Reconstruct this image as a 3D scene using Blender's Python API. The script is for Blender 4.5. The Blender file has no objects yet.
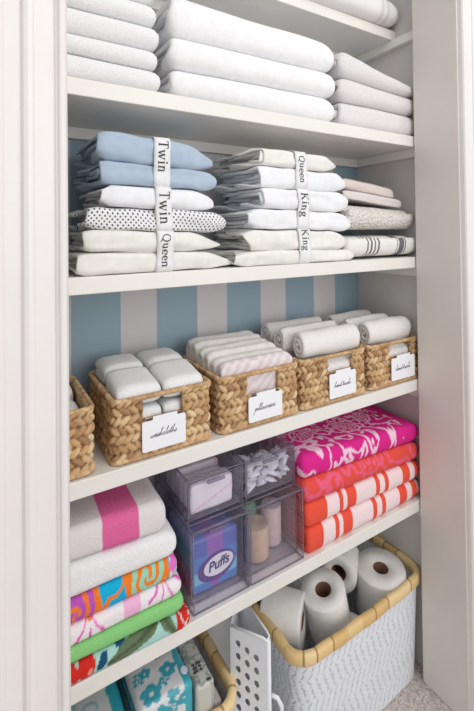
import bpy, bmesh, math, random
from mathutils import Vector, Matrix, noise
R = math.radians
col = bpy.context.scene.collection
rnd = random.Random(7)

# ------------------------------------------------------------------ helpers
def link(o, parent=None):
    col.objects.link(o)
    if parent is not None:
        o.parent = parent
    return o

def mesh_obj(name, verts, faces, mat, parent=None, smooth=True, uvs=None, cols=None, mats=None):
    me = bpy.data.meshes.new(name)
    me.from_pydata([tuple(v) for v in verts], [], faces)
    if mat is not None:
        me.materials.append(mat)
    if mats:
        for m in mats[0]:
            me.materials.append(m)
        for p, i in zip(me.polygons, mats[1]):
            p.material_index = i
    if smooth:
        me.polygons.foreach_set('use_smooth', [True] * len(me.polygons))
    if uvs is not None:
        uv = me.uv_layers.new(name='UVMap')
        for l in me.loops:
            uv.data[l.index].uv = uvs[l.vertex_index]
    if cols is not None:
        ca = me.color_attributes.new('Col', 'FLOAT_COLOR', 'POINT')
        for i, c in enumerate(cols):
            ca.data[i].color = (c[0], c[1], c[2], 1)
    me.update()
    return link(bpy.data.objects.new(name, me), parent)

def empty(name, loc=(0, 0, 0)):
    o = bpy.data.objects.new(name, None)
    o.empty_display_size = .03
    o.location = loc
    return link(o)

def tag(o, label, cat, group=None, kind=None):
    o['label'] = label
    o['category'] = cat
    if group: o['group'] = group
    if kind: o['kind'] = kind
    return o

def struct(o):
    o['kind'] = 'structure'
    return o

def reparent_base(root, base):
    """put the Empty at the base of its parts, keeping the parts where they are"""
    base = Vector(base)
    root.location = base
    for ch in root.children:
        ch.location = ch.location - base

class MB:
    def __init__(s): s.v = []; s.f = []; s.u = []; s.c = []
    def add(s, vs, fs, us=None, cs=None):
        o = len(s.v); s.v += [tuple(v) for v in vs]; s.f += [tuple(i + o for i in f) for f in fs]
        s.u += us if us else [(0, 0)] * len(vs)
        s.c += cs if cs else [(1, 1, 1)] * len(vs)
    def box(s, x0, x1, y0, y1, z0, z1):
        vs = [(x, y, z) for x in (x0, x1) for y in (y0, y1) for z in (z0, z1)]
        s.add(vs, [(0, 1, 3, 2), (4, 6, 7, 5), (0, 4, 5, 1), (2, 3, 7, 6), (0, 2, 6, 4), (1, 5, 7, 3)])
    def tube(s, pts, r, n=8, closed=False):
        pts = [Vector(p) for p in pts]; m = len(pts); vs = []; fs = []
        prev = None
        for i, p in enumerate(pts):
            a = pts[(i - 1) % m] if (closed or i > 0) else p
            b = pts[(i + 1) % m] if (closed or i < m - 1) else p
            t = (b - a).normalized()
            if prev is None:
                up = Vector((0, 0, 1)) if abs(t.z) < .9 else Vector((1, 0, 0))
                n1 = t.cross(up).normalized()
            else:
                n1 = (prev - t * prev.dot(t)).normalized()
            prev = n1; n2 = t.cross(n1)
            rr = r[i] if isinstance(r, (list, tuple)) else r
            for k in range(n):
                an = 2 * math.pi * k / n
                vs.append(p + n1 * math.cos(an) * rr + n2 * math.sin(an) * rr)
        for i in range(m if closed else m - 1):
            j = (i + 1) % m
            for k in range(n):
                fs.append((i * n + k, i * n + (k + 1) % n, j * n + (k + 1) % n, j * n + k))
        if not closed:
            fs.append(tuple(reversed(range(n)))); fs.append(tuple((m - 1) * n + k for k in range(n)))
        s.add(vs, fs)
    def obj(s, name, mat, parent=None, smooth=True, bevel=0, uv=False, colr=False):
        o = mesh_obj(name, s.v, s.f, mat, parent, smooth and not bevel, s.u if uv else None, s.c if colr else None)
        if bevel:
            b = o.modifiers.new('bevel', 'BEVEL'); b.width = bevel; b.segments = 3; b.limit_method = 'ANGLE'
            o.data.polygons.foreach_set('use_smooth', [True] * len(o.data.polygons))
            b.harden_normals = True
        return o

def box_obj(name, b, mat, parent=None, bevel=0):
    m = MB(); m.box(*b); return m.obj(name, mat, parent, smooth=False, bevel=bevel)

# ------------------------------------------------------------------ materials
def srgb(r, g, b):
    f = lambda c: (c / 255 / 12.92) if c / 255 <= .04045 else ((c / 255 + .055) / 1.055) ** 2.4
    return (f(r), f(g), f(b))

def new_mat(name, rough=.6, color=None, spec=.5):
    m = bpy.data.materials.new(name); m.use_nodes = True
    nt = m.node_tree; p = nt.nodes['Principled BSDF']
    p.inputs['Roughness'].default_value = rough
    p.inputs['Specular IOR Level'].default_value = spec
    if color: p.inputs['Base Color'].default_value = (*color, 1)
    return m, nt, p

def add_bump(nt, p, scale, strength, dist, detail=3, coord='Object', kind='noise'):
    tc = nt.nodes.new('ShaderNodeTexCoord')
    if kind == 'noise':
        n = nt.nodes.new('ShaderNodeTexNoise'); n.inputs['Scale'].default_value = scale; n.inputs['Detail'].default_value = detail
        out = n.outputs['Fac']
    else:
        n = nt.nodes.new('ShaderNodeTexVoronoi'); n.inputs['Scale'].default_value = scale
        out = n.outputs['Distance']
    nt.links.new(tc.outputs[coord], n.inputs['Vector'])
    b = nt.nodes.new('ShaderNodeBump'); b.inputs['Strength'].default_value = strength; b.inputs['Distance'].default_value = dist
    nt.links.new(out, b.inputs['Height'])
    nt.links.new(b.outputs['Normal'], p.inputs['Normal'])
    return n, b

def noisy_color(nt, p, c1, c2, scale, lo=.35, hi=.65, detail=4):
    tc = nt.nodes.new('ShaderNodeTexCoord'); n = nt.nodes.new('ShaderNodeTexNoise')
    n.inputs['Scale'].default_value = scale; n.inputs['Detail'].default_value = detail
    r = nt.nodes.new('ShaderNodeValToRGB')
    r.color_ramp.elements[0].position = lo; r.color_ramp.elements[0].color = (*c1, 1)
    r.color_ramp.elements[1].position = hi; r.color_ramp.elements[1].color = (*c2, 1)
    nt.links.new(tc.outputs['Object'], n.inputs['Vector']); nt.links.new(n.outputs['Fac'], r.inputs['Fac'])
    nt.links.new(r.outputs['Color'], p.inputs['Base Color'])

def paint(name, c, rough=.45):
    m, nt, p = new_mat(name, rough, c)
    noisy_color(nt, p, tuple(x * .97 for x in c), c, 9)
    add_bump(nt, p, 60, .08, .002)
    return m

def fabric(name, c, c2=None, terry=False, rough=.95, bump=None):
    m, nt, p = new_mat(name, rough, c, .15)
    noisy_color(nt, p, c2 or tuple(x * .93 for x in c), c, 260 if terry else 60, .3, .7)
    if terry: add_bump(nt, p, 400, .45, .003, 2)
    else: add_bump(nt, p, bump or 140, .25, .0015)
    p.inputs['Sheen Weight'].default_value = .15
    return m

def attr_mat(name, rough=.95, bump=(420, .5, .004), spec=.15):
    m, nt, p = new_mat(name, rough, None, spec)
    a = nt.nodes.new('ShaderNodeAttribute'); a.attribute_name = 'Col'
    nt.links.new(a.outputs['Color'], p.inputs['Base Color'])
    add_bump(nt, p, *bump, 2)
    return m

M = {}
M['shelf'] = paint('shelf_paint', srgb(234, 231, 226), .4)
M['trim'] = paint('trim_paint', srgb(234, 230, 228), .35)
M['jamb'] = paint('jamb_paint', srgb(224, 218, 211), .4)
M['wall'] = paint('wall_paint', srgb(212, 208, 205), .8)
M['terry'] = fabric('white_terry', srgb(240, 240, 241), srgb(230, 230, 232), True)
M['soft'] = fabric('soft_white_towel', srgb(242, 242, 243), srgb(234, 234, 236), False, bump=300)
M['greige'] = fabric('greige_towel', srgb(232, 229, 230), srgb(216, 212, 214), True)
M['blue'] = fabric('blue_sheet', srgb(178, 194, 211), srgb(170, 187, 205))
M['white_sheet'] = fabric('white_sheet', srgb(240, 241, 244), srgb(232, 233, 237))
M['cream_sheet'] = fabric('cream_sheet', srgb(238, 236, 232), srgb(228, 226, 222))
M['band'] = fabric('white_elastic', srgb(238, 238, 240))
M['ink'] = new_mat('black_ink', .6, srgb(28, 28, 32))[0]
M['paper'] = fabric('tissue_paper', srgb(242, 240, 238), srgb(234, 232, 230))
M['core'] = new_mat('cardboard', .9, srgb(120, 84, 66))[0]
M['card'] = new_mat('white_card', .35, srgb(240, 241, 246))[0]
M['clip'] = new_mat('dark_clip', .4, srgb(80, 74, 70))[0]
M['plastic'] = new_mat('white_plastic', .35, srgb(236, 238, 242))[0]
M['washcloth'] = fabric('washcloth', srgb(240, 241, 241), srgb(230, 231, 232), True)
M['linen'] = fabric('pillow_linen', srgb(236, 233, 230), srgb(226, 222, 218))
M['hand'] = fabric('hand_towel', srgb(240, 238, 237), srgb(226, 223, 222), True)
M['mauve'] = fabric('mauve_cloth', srgb(176, 164, 168), srgb(160, 148, 153))
M['rose'] = fabric('rose_cloth', srgb(214, 196, 192), srgb(200, 182, 180))
M['col'] = attr_mat('printed_terry')
M['weave'] = attr_mat('hyacinth_strands', .7, (160, .4, .002), .3)
M['whiteweave'] = attr_mat('painted_weave', .6, (120, .25, .0015), .3)
M['bamboo'] = attr_mat('bamboo_rim', .45, (90, .2, .001), .4)
M['print'] = attr_mat('printed_film', .3, (40, .25, .004), .5)
M['wood'] = fabric('bandage_tan', srgb(222, 196, 172), srgb(206, 178, 154))
M['pinkroll'] = fabric('bandage_pink', srgb(224, 205, 206), srgb(212, 190, 192))
M['green_leaf'] = new_mat('green_pouch', .5, srgb(92, 158, 116))[0]

# dotted sheet: staggered small dots from the cloth's own UV (metres)
def dotted():
    m, nt, p = new_mat('dotted_sheet', .95, None, .15)
    N, L = nt.nodes, nt.links
    uv = N.new('ShaderNodeUVMap')
    def lattice(off):
        a = N.new('ShaderNodeVectorMath'); a.operation = 'ADD'; a.inputs[1].default_value = (off, off, 0)
        s = N.new('ShaderNodeVectorMath'); s.operation = 'SCALE'; s.inputs['Scale'].default_value = 1 / .0090
        f = N.new('ShaderNodeVectorMath'); f.operation = 'FRACTION'
        d = N.new('ShaderNodeVectorMath'); d.operation = 'DISTANCE'; d.inputs[1].default_value = (.5, .5, 0)
        c = N.new('ShaderNodeMath'); c.operation = 'LESS_THAN'; c.inputs[1].default_value = .175
        L.new(uv.outputs[0], a.inputs[0]); L.new(a.outputs[0], s.inputs[0]); L.new(s.outputs[0], f.inputs[0])
        L.new(f.outputs[0], d.inputs[0]); L.new(d.outputs['Value'], c.inputs[0]); return c.outputs[0]
    mx = N.new('ShaderNodeMath'); mx.operation = 'MAXIMUM'
    L.new(lattice(0), mx.inputs[0]); L.new(lattice(.0045), mx.inputs[1])
    mix = N.new('ShaderNodeMix'); mix.data_type = 'RGBA'
    mix.inputs['A'].default_value = (*srgb(232, 231, 233), 1); mix.inputs['B'].default_value = (*srgb(62, 62, 78), 1)
    L.new(mx.outputs[0], mix.inputs['Factor']); L.new(mix.outputs['Result'], p.inputs['Base Color'])
    return m
M['dot'] = dotted()

# striped wallpaper of the back wall
def stripes():
    m, nt, p = new_mat('striped_wallpaper', .75)
    N, L = nt.nodes, nt.links
    tc = N.new('ShaderNodeTexCoord'); sp = N.new('ShaderNodeSeparateXYZ'); L.new(tc.outputs['Object'], sp.inputs[0])
    a = N.new('ShaderNodeMath'); a.operation = 'ADD'; a.inputs[1].default_value = .9205 + 2 * .1951
    b = N.new('ShaderNodeMath'); b.operation = 'DIVIDE'; b.inputs[1].default_value = .1951
    f = N.new('ShaderNodeMath'); f.operation = 'FRACT'
    c = N.new('ShaderNodeMath'); c.operation = 'LESS_THAN'; c.inputs[1].default_value = .553
    L.new(sp.outputs['X'], a.inputs[0]); L.new(a.outputs[0], b.inputs[0]); L.new(b.outputs[0], f.inputs[0]); L.new(f.outputs[0], c.inputs[0])
    mix = N.new('ShaderNodeMix'); mix.data_type = 'RGBA'
    mix.inputs['A'].default_value = (*srgb(212, 209, 210), 1); mix.inputs['B'].default_value = (*srgb(152, 175, 189), 1)
    L.new(c.outputs[0], mix.inputs['Factor']); L.new(mix.outputs['Result'], p.inputs['Base Color'])
    return m
M['stripe'] = stripes()

def carpet():
    m, nt, p = new_mat('beige_carpet', .95, None, .1)
    noisy_color(nt, p, srgb(188, 176, 168), srgb(232, 223, 216), 170, .35, .65)
    add_bump(nt, p, 220, .9, .01)
    return m
M['carpet'] = carpet()

def acrylic(name, tint, refl=.9, haze=.035):
    m = bpy.data.materials.new(name); m.use_nodes = True; nt = m.node_tree; nt.nodes.clear()
    N, L = nt.nodes, nt.links
    t = N.new('ShaderNodeBsdfTransparent'); t.inputs[0].default_value = (*tint, 1)
    g = N.new('ShaderNodeBsdfGlossy'); g.inputs['Roughness'].default_value = .06; g.inputs[0].default_value = (.95, .95, 1, 1)
    fr = N.new('ShaderNodeFresnel'); fr.inputs[0].default_value = 1.45
    mul = N.new('ShaderNodeMath'); mul.operation = 'MULTIPLY'; mul.inputs[1].default_value = refl
    mx = N.new('ShaderNodeMixShader'); o = N.new('ShaderNodeOutputMaterial')
    ge = N.new('ShaderNodeNewGeometry'); inv = N.new('ShaderNodeMath'); inv.operation = 'SUBTRACT'; inv.inputs[0].default_value = 1
    m2 = N.new('ShaderNodeMath'); m2.operation = 'MULTIPLY'
    L.new(ge.outputs['Backfacing'], inv.inputs[1]); L.new(fr.outputs[0], m2.inputs[0]); L.new(inv.outputs[0], m2.inputs[1])
    L.new(m2.outputs[0], mul.inputs[0]); L.new(mul.outputs[0], mx.inputs[0]); L.new(t.outputs[0], mx.inputs[1]); L.new(g.outputs[0], mx.inputs[2])
    df = N.new('ShaderNodeBsdfDiffuse'); df.inputs[0].default_value = (.78, .74, .84, 1)
    mh = N.new('ShaderNodeMixShader'); mh.inputs[0].default_value = haze
    L.new(mx.outputs[0], mh.inputs[1]); L.new(df.outputs[0], mh.inputs[2])
    L.new(mh.outputs[0], o.inputs[0]); return m
M['acrylic'] = acrylic('clear_acrylic', (.945, .937, .952), 1.0)
M['acrylic_edge'] = acrylic('acrylic_edge', (.56, .53, .62), 1.0, .14)
M['film'] = acrylic('clear_film', (.95, .95, .96), 1.0)

# ------------------------------------------------------------------ dimensions
FL = .05; S4 = .504; S3 = .8187; S2 = 1.1487; S1 = 1.4840; S0 = 1.8395; TH = .0297
NFL, N4, N3, N2, N1, N0 = .0088, .4916, .8187, 1.1538, 1.4867, 1.8169      # where floor and shelf tops stand
XL, XR, YB = -1.09, -.036, .2358
JL, JR = -.9865, -.0709           # opening between the jambs

# ------------------------------------------------------------------ room shell
struct(box_obj('floor', (-2.6, 1.4, -2.6, .4, NFL - .08, NFL), M['carpet']))
struct(box_obj('wall_back', (-1.25, .12, YB, YB + .08, NFL, 2.4), M['stripe']))
struct(box_obj('wall_right', (XR, XR + .1, -.003, YB, NFL, 2.4), M['wall']))
struct(box_obj('wall_left', (XL - .1, XL, -.003, YB, NFL, 2.4), M['wall']))
struct(box_obj('ceiling', (-1.25, .12, -.003, YB + .08, 2.4, 2.48), M['wall']))
# front wall of the closet, with the doorway in it
m = MB()
m.box(-2.6, JL - .02, -.13, -.0035, NFL, 2.6); m.box(JR + .02, 1.4, -.13, -.0035, NFL, 2.6); m.box(JL - .02, JR + .02, -.13, -.0035, 2.2, 2.6)
struct(m.obj('wall_front', M['wall'], smooth=False))
# jamb linings
def jamb(x0, x1, name):
    mm = MB(); mm.box(x0, x1, -.131, -.0032, NFL, 2.2)
    return struct(mm.obj(name, M['jamb'], smooth=False, bevel=.003))
jamb(JR, JR + .0199, 'trim_1'); jamb(JL - .0199, JL, 'trim_2')
struct(box_obj('trim_3', (JL, JR, -.131, -.0032, 2.18, 2.1999), M['jamb'], bevel=.003))

# moulded casings: profile swept up the wall (distance from the opening, projection)
def casing(xe, sgn, name):
    prof = [(-.001, 0), (-.001, .010), (.001, .014), (.004, .016), (.0085, .0155), (.0105, .0115), (.0135, .0100), (.014, .0080), (.0158, .0080), (.0163, .0110),
            (.038, .0122), (.0388, .0150), (.041, .0172), (.046, .0182), (.051, .0168), (.0535, .0130), (.0545, .0112), (.056, .0112), (.057, .0135),
            (.072, .0142), (.0735, .018), (.077, .021), (.084, .0215), (.090, .019), (.092, 0)]
    vs = []; fs = []
    for z in (NFL, 2.28):
        for d, p in prof: vs.append((xe + sgn * d, -.1305 - p, z))
    n = len(prof)
    for i in range(n):
        j = (i + 1) % n
        fs.append((i, j, n + j, n + i))
    fs.append(tuple(range(n))); fs.append(tuple(reversed(range(n, 2 * n))))
    o = mesh_obj(name, vs, fs, M['trim'], None, False)
    b = o.modifiers.new('bevel', 'BEVEL'); b.width = .0012; b.segments = 2
    return struct(o)
casing(JL - .004, -1, 'trim_4'); casing(JR + .004, 1, 'trim_5')

# cleats that carry the shelves
def cleats(ztop, y0, name):
    mm = MB(); h = .0247
    mm.box(XL + .0001, XR - .0001, YB - .0185, YB - .0002, ztop - h, ztop)
    mm.box(XR - .0185, XR - .0002, y0, YB - .0186, ztop - h, ztop)
    mm.box(XL + .0002, XL + .0185, y0, YB - .0186, ztop - h, ztop)
    return struct(mm.obj(name, M['shelf'], smooth=False, bevel=.0015))
for i, (z, y0) in enumerate(((N0, .0), (N1, .003), (N2, .003), (N3, .003), (N4, .003))):
    cleats(z - TH - .0002, y0, 'trim_%d' % (6 + i))

shelf_label = {N0: 'topmost white shelf, set further back, under one large rolled towel',
               N1: 'white shelf holding the stacks of plain white bath towels',
               N2: 'white shelf carrying the blue and white sheet sets',
               N3: 'white shelf on which the row of woven label baskets stands',
               N4: 'lowest white shelf, under the clear bins and colourful beach towels'}
for z, y0 in ((N0, .0765), (N1, 0), (N2, 0), (N3, 0), (N4, 0)):
    s = box_obj('shelf', (XL + .0003, XR - .0003, y0, YB - .0003, z - TH, z), M['shelf'], bevel=.002)
    tag(s, shelf_label[z], 'shelf')

# ------------------------------------------------------------------ cloth generator
def nested_u(n, H, depth, a=None, e=2.6):
    """n leaves nested in each other, folded edge at y=0: centre lines in (y, z)"""
    th = H / (2 * n); a = a or H * .55; out = []
    for k in range(n):
        ins = (k + .5) * th; hk = H / 2 - ins; ak = max(a - ins, .002)
        pts = []
        ns = max(4, int(depth / .012))
        for i in range(ns): pts.append((depth - (depth - ins - ak) * i / ns, H / 2 - hk))
        na = 14 if k == 0 else 10
        for i in range(na + 1):
            t = -math.pi / 2 + math.pi * i / na
            c, s = math.cos(t), math.sin(t)
            pts.append((ins + ak - ak * abs(c) ** (2 / e), H / 2 + hk * math.copysign(abs(s) ** (2 / e), s)))
        for i in range(1, ns + 1): pts.append((ins + ak + (depth - ins - ak) * i / ns, H / 2 + hk))
        out.append(pts)
    return out, th

def spiral(Rm, th, r0=.006, flat=.85, start=0.):
    turns = (Rm - th / 2 - r0) / th; n = int(turns * 22); pts = []
    for i in range(n + 1):
        t = i / n; r = Rm - th / 2 - (Rm - th / 2 - r0) * t; an = start + t * turns * 2 * math.pi
        pts.append((Rm + r * math.cos(an), Rm * flat + r * flat * math.sin(an)))
    return pts

def resample(pts, step):
    P = [Vector(p) for p in pts]; out = [P[0]]; acc = 0
    for a, b in zip(P, P[1:]):
        L = (b - a).length; k = max(1, int(round(L / step)))
        for i in range(1, k + 1): out.append(a.lerp(b, i / k))
    return out

def strip_mesh(mb, pts, th, x0, x1, D, nx=None, step=None, colf=None, xj=None, gap=.96, s0=None):
    """one leaf of cloth: centre line pts in (y,z), swept from x0 to x1, mapped to the world by D(x,y,z)"""
    if step: pts = resample(pts, step)
    P = [Vector(p) for p in pts]; n = len(P)
    nor = []; arc = [0]
    for i in range(n):
        a = P[max(i - 1, 0)]; b = P[min(i + 1, n - 1)]; t = (b - a)
        t = t.normalized() if t.length > 1e-9 else Vector((1, 0)); nor.append(Vector((-t.y, t.x)))
        if i: arc.append(arc[-1] + (P[i] - P[i - 1]).length)
    mid = arc[-1] / 2 if s0 is None else s0
    rb = th * .5
    nx = nx or max(6, int((x1 - x0) / .012))
    xs = [(0, .2), (rb * .08, .6), (rb * .3, .88), (rb, 1)] + [(rb + (x1 - x0 - 2 * rb) * i / nx, 1) for i in range(1, nx)] + \
         [(x1 - x0 - rb, 1), (x1 - x0 - rb * .3, .88), (x1 - x0 - rb * .08, .6), (x1 - x0, .2)]
    vs = []; us = []; cs = []; loop = 2 * n
    for dx, e in xs:
        for side in (1, -1):
            rng = range(n) if side == 1 else range(n - 1, -1, -1)
            for i in rng:
                q = th / 2 * gap * e
                if i in (0, n - 1): q *= .55
                p = P[i] + nor[i] * q * side
                x = x0 + dx
                if xj: x += xj(arc[i] - mid, x)
                vs.append(D(x, p.x, p.y)); us.append((x, arc[i] - mid))
                cs.append(colf(x, arc[i] - mid) if colf else (1, 1, 1))
    fs = []
    m = len(xs)
    for i in range(m - 1):
        for k in range(loop):
            k2 = (k + 1) % loop
            fs.append((i * loop + k, (i + 1) * loop + k, (i + 1) * loop + k2, i * loop + k2))
    for i in range(n - 1):    # end caps as quads between the two sides
        a, b, c, d = i, i + 1, loop - 2 - i, loop - 1 - i
        fs.append((a, b, c, d)); o = (m - 1) * loop; fs.append((o + d, o + c, o + b, o + a))
    mb.add(vs, fs, us, cs)

def field(amp, fr, seed=0., yr=0.0, rot=0.0, piv=(0, 0)):
    """shared soft crumple of a whole stack, then its turn on the shelf"""
    ca, sa = math.cos(rot), math.sin(rot)
    def F(x, y, z):
        q = Vector((x * fr * .6 + seed, y * fr, z * fr * 2.2))
        n = noise.noise_vector(q) * amp
        n2 = noise.noise_vector(q * 2.7) * amp * .45
        x, y, z = x + (n.x + n2.x) * .5, y + (n.y + n2.y) * .9, z + (n.z + n2.z) * .55
        dx, dy = x - piv[0], y - piv[1]
        return (piv[0] + dx * ca - dy * sa, piv[1] + dx * sa + dy * ca + yr, z)
    return F

def folded(name, mat, x0, x1, zb, zt, depth, F, n=2, y0=0., parent=None, RR=(.04, 2.2, .45, .5), RLf=(.02, 2.2, .6, .5),
           jit=.004, colf=None, a=None, step=None, nx=None, clamp=None, e=2.6, lean=0., wr=0.):
    """folded cloth: zb / zt are (left, right) heights of underside and top; RR/RLf = length, power, least thickness, tip height of the ends"""
    H = (zt[0] - zb[0] + zt[1] - zb[1]) / 2
    polys, th = nested_u(n, H, depth, a, e)
    def ends(x):
        f = 1; back = 0; tip = .5
        for d, (r, p, mn, tp) in (((x1 - x) / RR[0], RR), ((x - x0) / RLf[0], RLf)):
            if d < 1:
                d = max(d, 0); g = (1 - (1 - d) ** p) ** (1 / p); g = mn + (1 - mn) * g
                if g < f: f = g; tip = tp
                back += (1 - g) * r * .55
        return f, back, tip
    def D(x, y, z):
        u = (x - x0) / (x1 - x0); f, back, tip = ends(x)
        b = zb[0] + (zb[1] - zb[0]) * u; t = zt[0] + (zt[1] - zt[0]) * u
        v = z / H; v = tip + (v - tip) * f
        Z = b + v * (t - b)
        yy = y0 + y + back * max(0, 1 - y / (depth * .8)) + lean * (Z - b)
        if wr:
            yy += wr * noise.noise(Vector((x * 14, Z * 55, y0 * 7 + 3))) * max(0, 1 - y / .05)
            Z += wr * .5 * noise.noise(Vector((x * 20, y * 20, b * 30)))
        return F(x, yy, Z)
    mb = MB()
    for k, pts in enumerate(polys):
        j = rnd.uniform(0, jit) if k else 0
        r_ = rnd.random() * 10
        xj = (lambda s, x, r_=r_: (jit * 1.2 * noise.noise(Vector((s * 12, r_, 0))) * max(0, 1 - (x - x0) / .06))) if jit > .004 else None
        strip_mesh(mb, pts, th, x0 + (j if k else 0), x1 - (.004 * k), D, nx, step, colf, xj)
    if clamp is not None:
        mb.v = [(v[0], v[1], max(v[2], clamp)) for v in mb.v]
    return mb.obj(name, mat, parent, uv=True, colr=colf is not None)

# ------------------------------------------------------------------ shelf with bath towels
def lerp(a, b, t): return a + (b - a) * t
Ft = field(.003, 9, 1.)
zl = [S1 + .0005, 1.530, 1.565, 1.611, 1.655, 1.700]; zr = [S1 + .0005, 1.528, 1.566, 1.611, 1.653, 1.697]
pos = ['lowest, lying on the shelf', 'second from the bottom', 'middle one', 'second from the top', 'topmost']
for i in range(5):
    o = folded('bath_towel', M['terry'], -1.085, -.818 + (.003, -.002, .002, -.003, -.006)[i], (zl[i], zr[i]), (zl[i + 1] - .0008, zr[i + 1] - .0008), .235, Ft, n=1, y0=.003,
               clamp=S1 + .0003 if i == 0 else None, RR=(.02, 2.2, .35, .5))
    tag(o, 'white fluffy terry bath towel in the left stack, ' + pos[i], 'towel', 'terry bath towels stacked at the left')
Fm = field(.0035, 8, 4.)
zl = [S1 + .0005, 1.541, 1.606, 1.690]; zr = [S1 + .0005, 1.549, 1.612, 1.690]
pos = ['lowest of the three', 'middle of the three', 'topmost of the three']
for i in range(3):
    o = folded('bath_sheet', M['soft'], (-.795, -.797, -.797)[i], (-.352, -.348, -.353)[i], (zl[i], zr[i]), (zl[i + 1] - .0008, zr[i + 1] - .0008 - (.0 if i < 2 else .004)), .235, Fm, n=2, y0=.002,
               clamp=S1 + .0003 if i == 0 else None, RR=(.055, 2.4, .22, .45), RLf=(.02, 2.2, .5, .5), jit=.012, a=.03)
    tag(o, 'wide smooth white bath towel folded in the middle stack, ' + pos[i], 'towel', 'wide bath towels in the middle stack')
Fr = field(.004, 10, 9.)
zl = [S1 + .0005, 1.548, 1.611, 1.682]; zr = [S1 + .0005, 1.546, 1.600, 1.630]
for i in range(3):
    o = folded('hand_towel', M['greige'], (-.345, -.340, -.337)[i], -.046, (zl[i], zr[i]), (zl[i + 1] - .0008, zr[i + 1] - .0008), .225, Fr, n=2, y0=.006,
               clamp=S1 + .0003 if i == 0 else None, RR=(.012, 2.2, .6, .5), RLf=(.03, 2.0, .45, .5), jit=.014, a=.03)
    tag(o, 'pale greyish towel in the right stack by the wall, ' + pos[i], 'towel', 'greyish towels stacked by the right wall')
# one big towel on the set-back top shelf
Fb = field(.004, 7, 13.)
def bandcol(x, s):
    w = srgb(238, 236, 236)
    return srgb(216, 213, 212) if (-.118 < x < -.112 or -.098 < x < -.092) else w
o = folded('bath_towel', M['col'], -.62, -.025, (S0 + .0005, S0 + .0005), (1.925, 1.915), .185, Fb, n=2, y0=.050, clamp=S0 + .0003,
           RR=(.07, 2.2, .25, .5), colf=bandcol, a=.045)
tag(o, 'large plump white towel alone on the topmost shelf, rounded end near the right wall', 'towel')

# ------------------------------------------------------------------ lettering
def pen(pts, w):
    """variable width pen stroke -> (verts2d, faces)"""
    P = [Vector(p) for p in pts]; n = len(P); vs = []; fs = []
    for i in range(n):
        t = (P[min(i + 1, n - 1)] - P[max(i - 1, 0)]).normalized(); nn = Vector((-t.y, t.x))
        ww = w(i / (n - 1), t) if callable(w) else w
        vs += [P[i] + nn * ww / 2, P[i] - nn * ww / 2]
    for i in range(n - 1): fs.append((2 * i, 2 * i + 1, 2 * i + 3, 2 * i + 2))
    return vs, fs
def seg(a, b, n=5): return [(lerp(a[0], b[0], i / n), lerp(a[1], b[1], i / n)) for i in range(n + 1)]
def arc(cx, cy, rx, ry, a0, a1, n=18): return [(cx + rx * math.cos(R(lerp(a0, a1, i / n))), cy + ry * math.sin(R(lerp(a0, a1, i / n)))) for i in range(n + 1)]
TK, TN = .105, .045
stress = lambda u, t: TN + (TK - TN) * abs(t.y) ** 1.3      # thick where the pen goes down
GL = {
 'T': (.66, [(seg((.03, .68), (.61, .68)), .05), (seg((.32, 0), (.32, .68)), TK), (seg((.2, .015), (.44, .015)), .04), (seg((.045, .69), (.045, .54)), .04), (seg((.595, .69), (.595, .54)), .04)]),
 'w': (.76, [(seg((.08, .45), (.25, .0)), TK), (seg((.25, 0), (.39, .42)), TN), (seg((.36, .45), (.53, .0)), TK), (seg((.53, 0), (.69, .45)), TN), (seg((0, .45), (.18, .45)), .035), (seg((.29, .45), (.46, .45)), .035), (seg((.6, .45), (.76, .45)), .035)]),
 'i': (.30, [(seg((.15, 0), (.15, .45)), TK), (seg((.04, .015), (.26, .015)), .04), (seg((.05, .44), (.15, .44)), .04), (seg((.09, .62), (.21, .62), 2), .11)]),
 'n': (.58, [(seg((.14, 0), (.14, .45)), TK), (seg((.03, .015), (.25, .015)), .04), (seg((.04, .44), (.14, .44)), .04), (arc(.29, .3, .14, .15, 175, 0), stress), (seg((.43, .3), (.43, 0)), TK), (seg((.33, .015), (.55, .015)), .04)]),
 'Q': (.76, [(arc(.38, .34, .30, .34, 0, 360, 36), stress), (seg((.36, .05), (.7, -.16)), .08)]),
 'u': (.58, [(seg((.14, .45), (.14, .15)), TK), (arc(.28, .15, .14, .14, 180, 350), stress), (seg((.43, .45), (.43, 0)), TK), (seg((.04, .44), (.14, .44)), .04), (seg((.33, .44), (.43, .44)), .04), (seg((.43, .015), (.54, .015)), .04)]),
 'e': (.50, [(arc(.26, .225, .19, .225, 0, 320, 26), stress), (seg((.08, .235), (.44, .235)), .04)]),
 'K': (.74, [(seg((.15, 0), (.15, .68)), TK), (seg((.04, .015), (.27, .015)), .04), (seg((.04, .665), (.27, .665)), .04), (seg((.17, .3), (.56, .66)), TN), (seg((.28, .4), (.6, .02)), TK), (seg((.48, .015), (.73, .015)), .04), (seg((.46, .665), (.68, .665)), .04)]),
 'g': (.54, [(arc(.24, .31, .14, .14, 0, 360, 22), stress), (arc(.25, -.08, .19, .11, 0, 360, 22), stress), (seg((.16, .18), (.14, .05)), .05), (seg((.14, .045), (.34, .03)), .08), (seg((.36, .4), (.48, .46)), .05)]),
}
def word(txt):
    x = 0; V = []; Fc = []
    for ch in txt:
        wd, strokes = GL[ch]
        for pts, w in strokes:
            vs, fs = pen([(p[0] + x, p[1]) for p in pts], w); o = len(V)
            V += vs; Fc += [tuple(i + o for i in f) for f in fs]
        x += wd + .03
    return V, Fc, x

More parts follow.
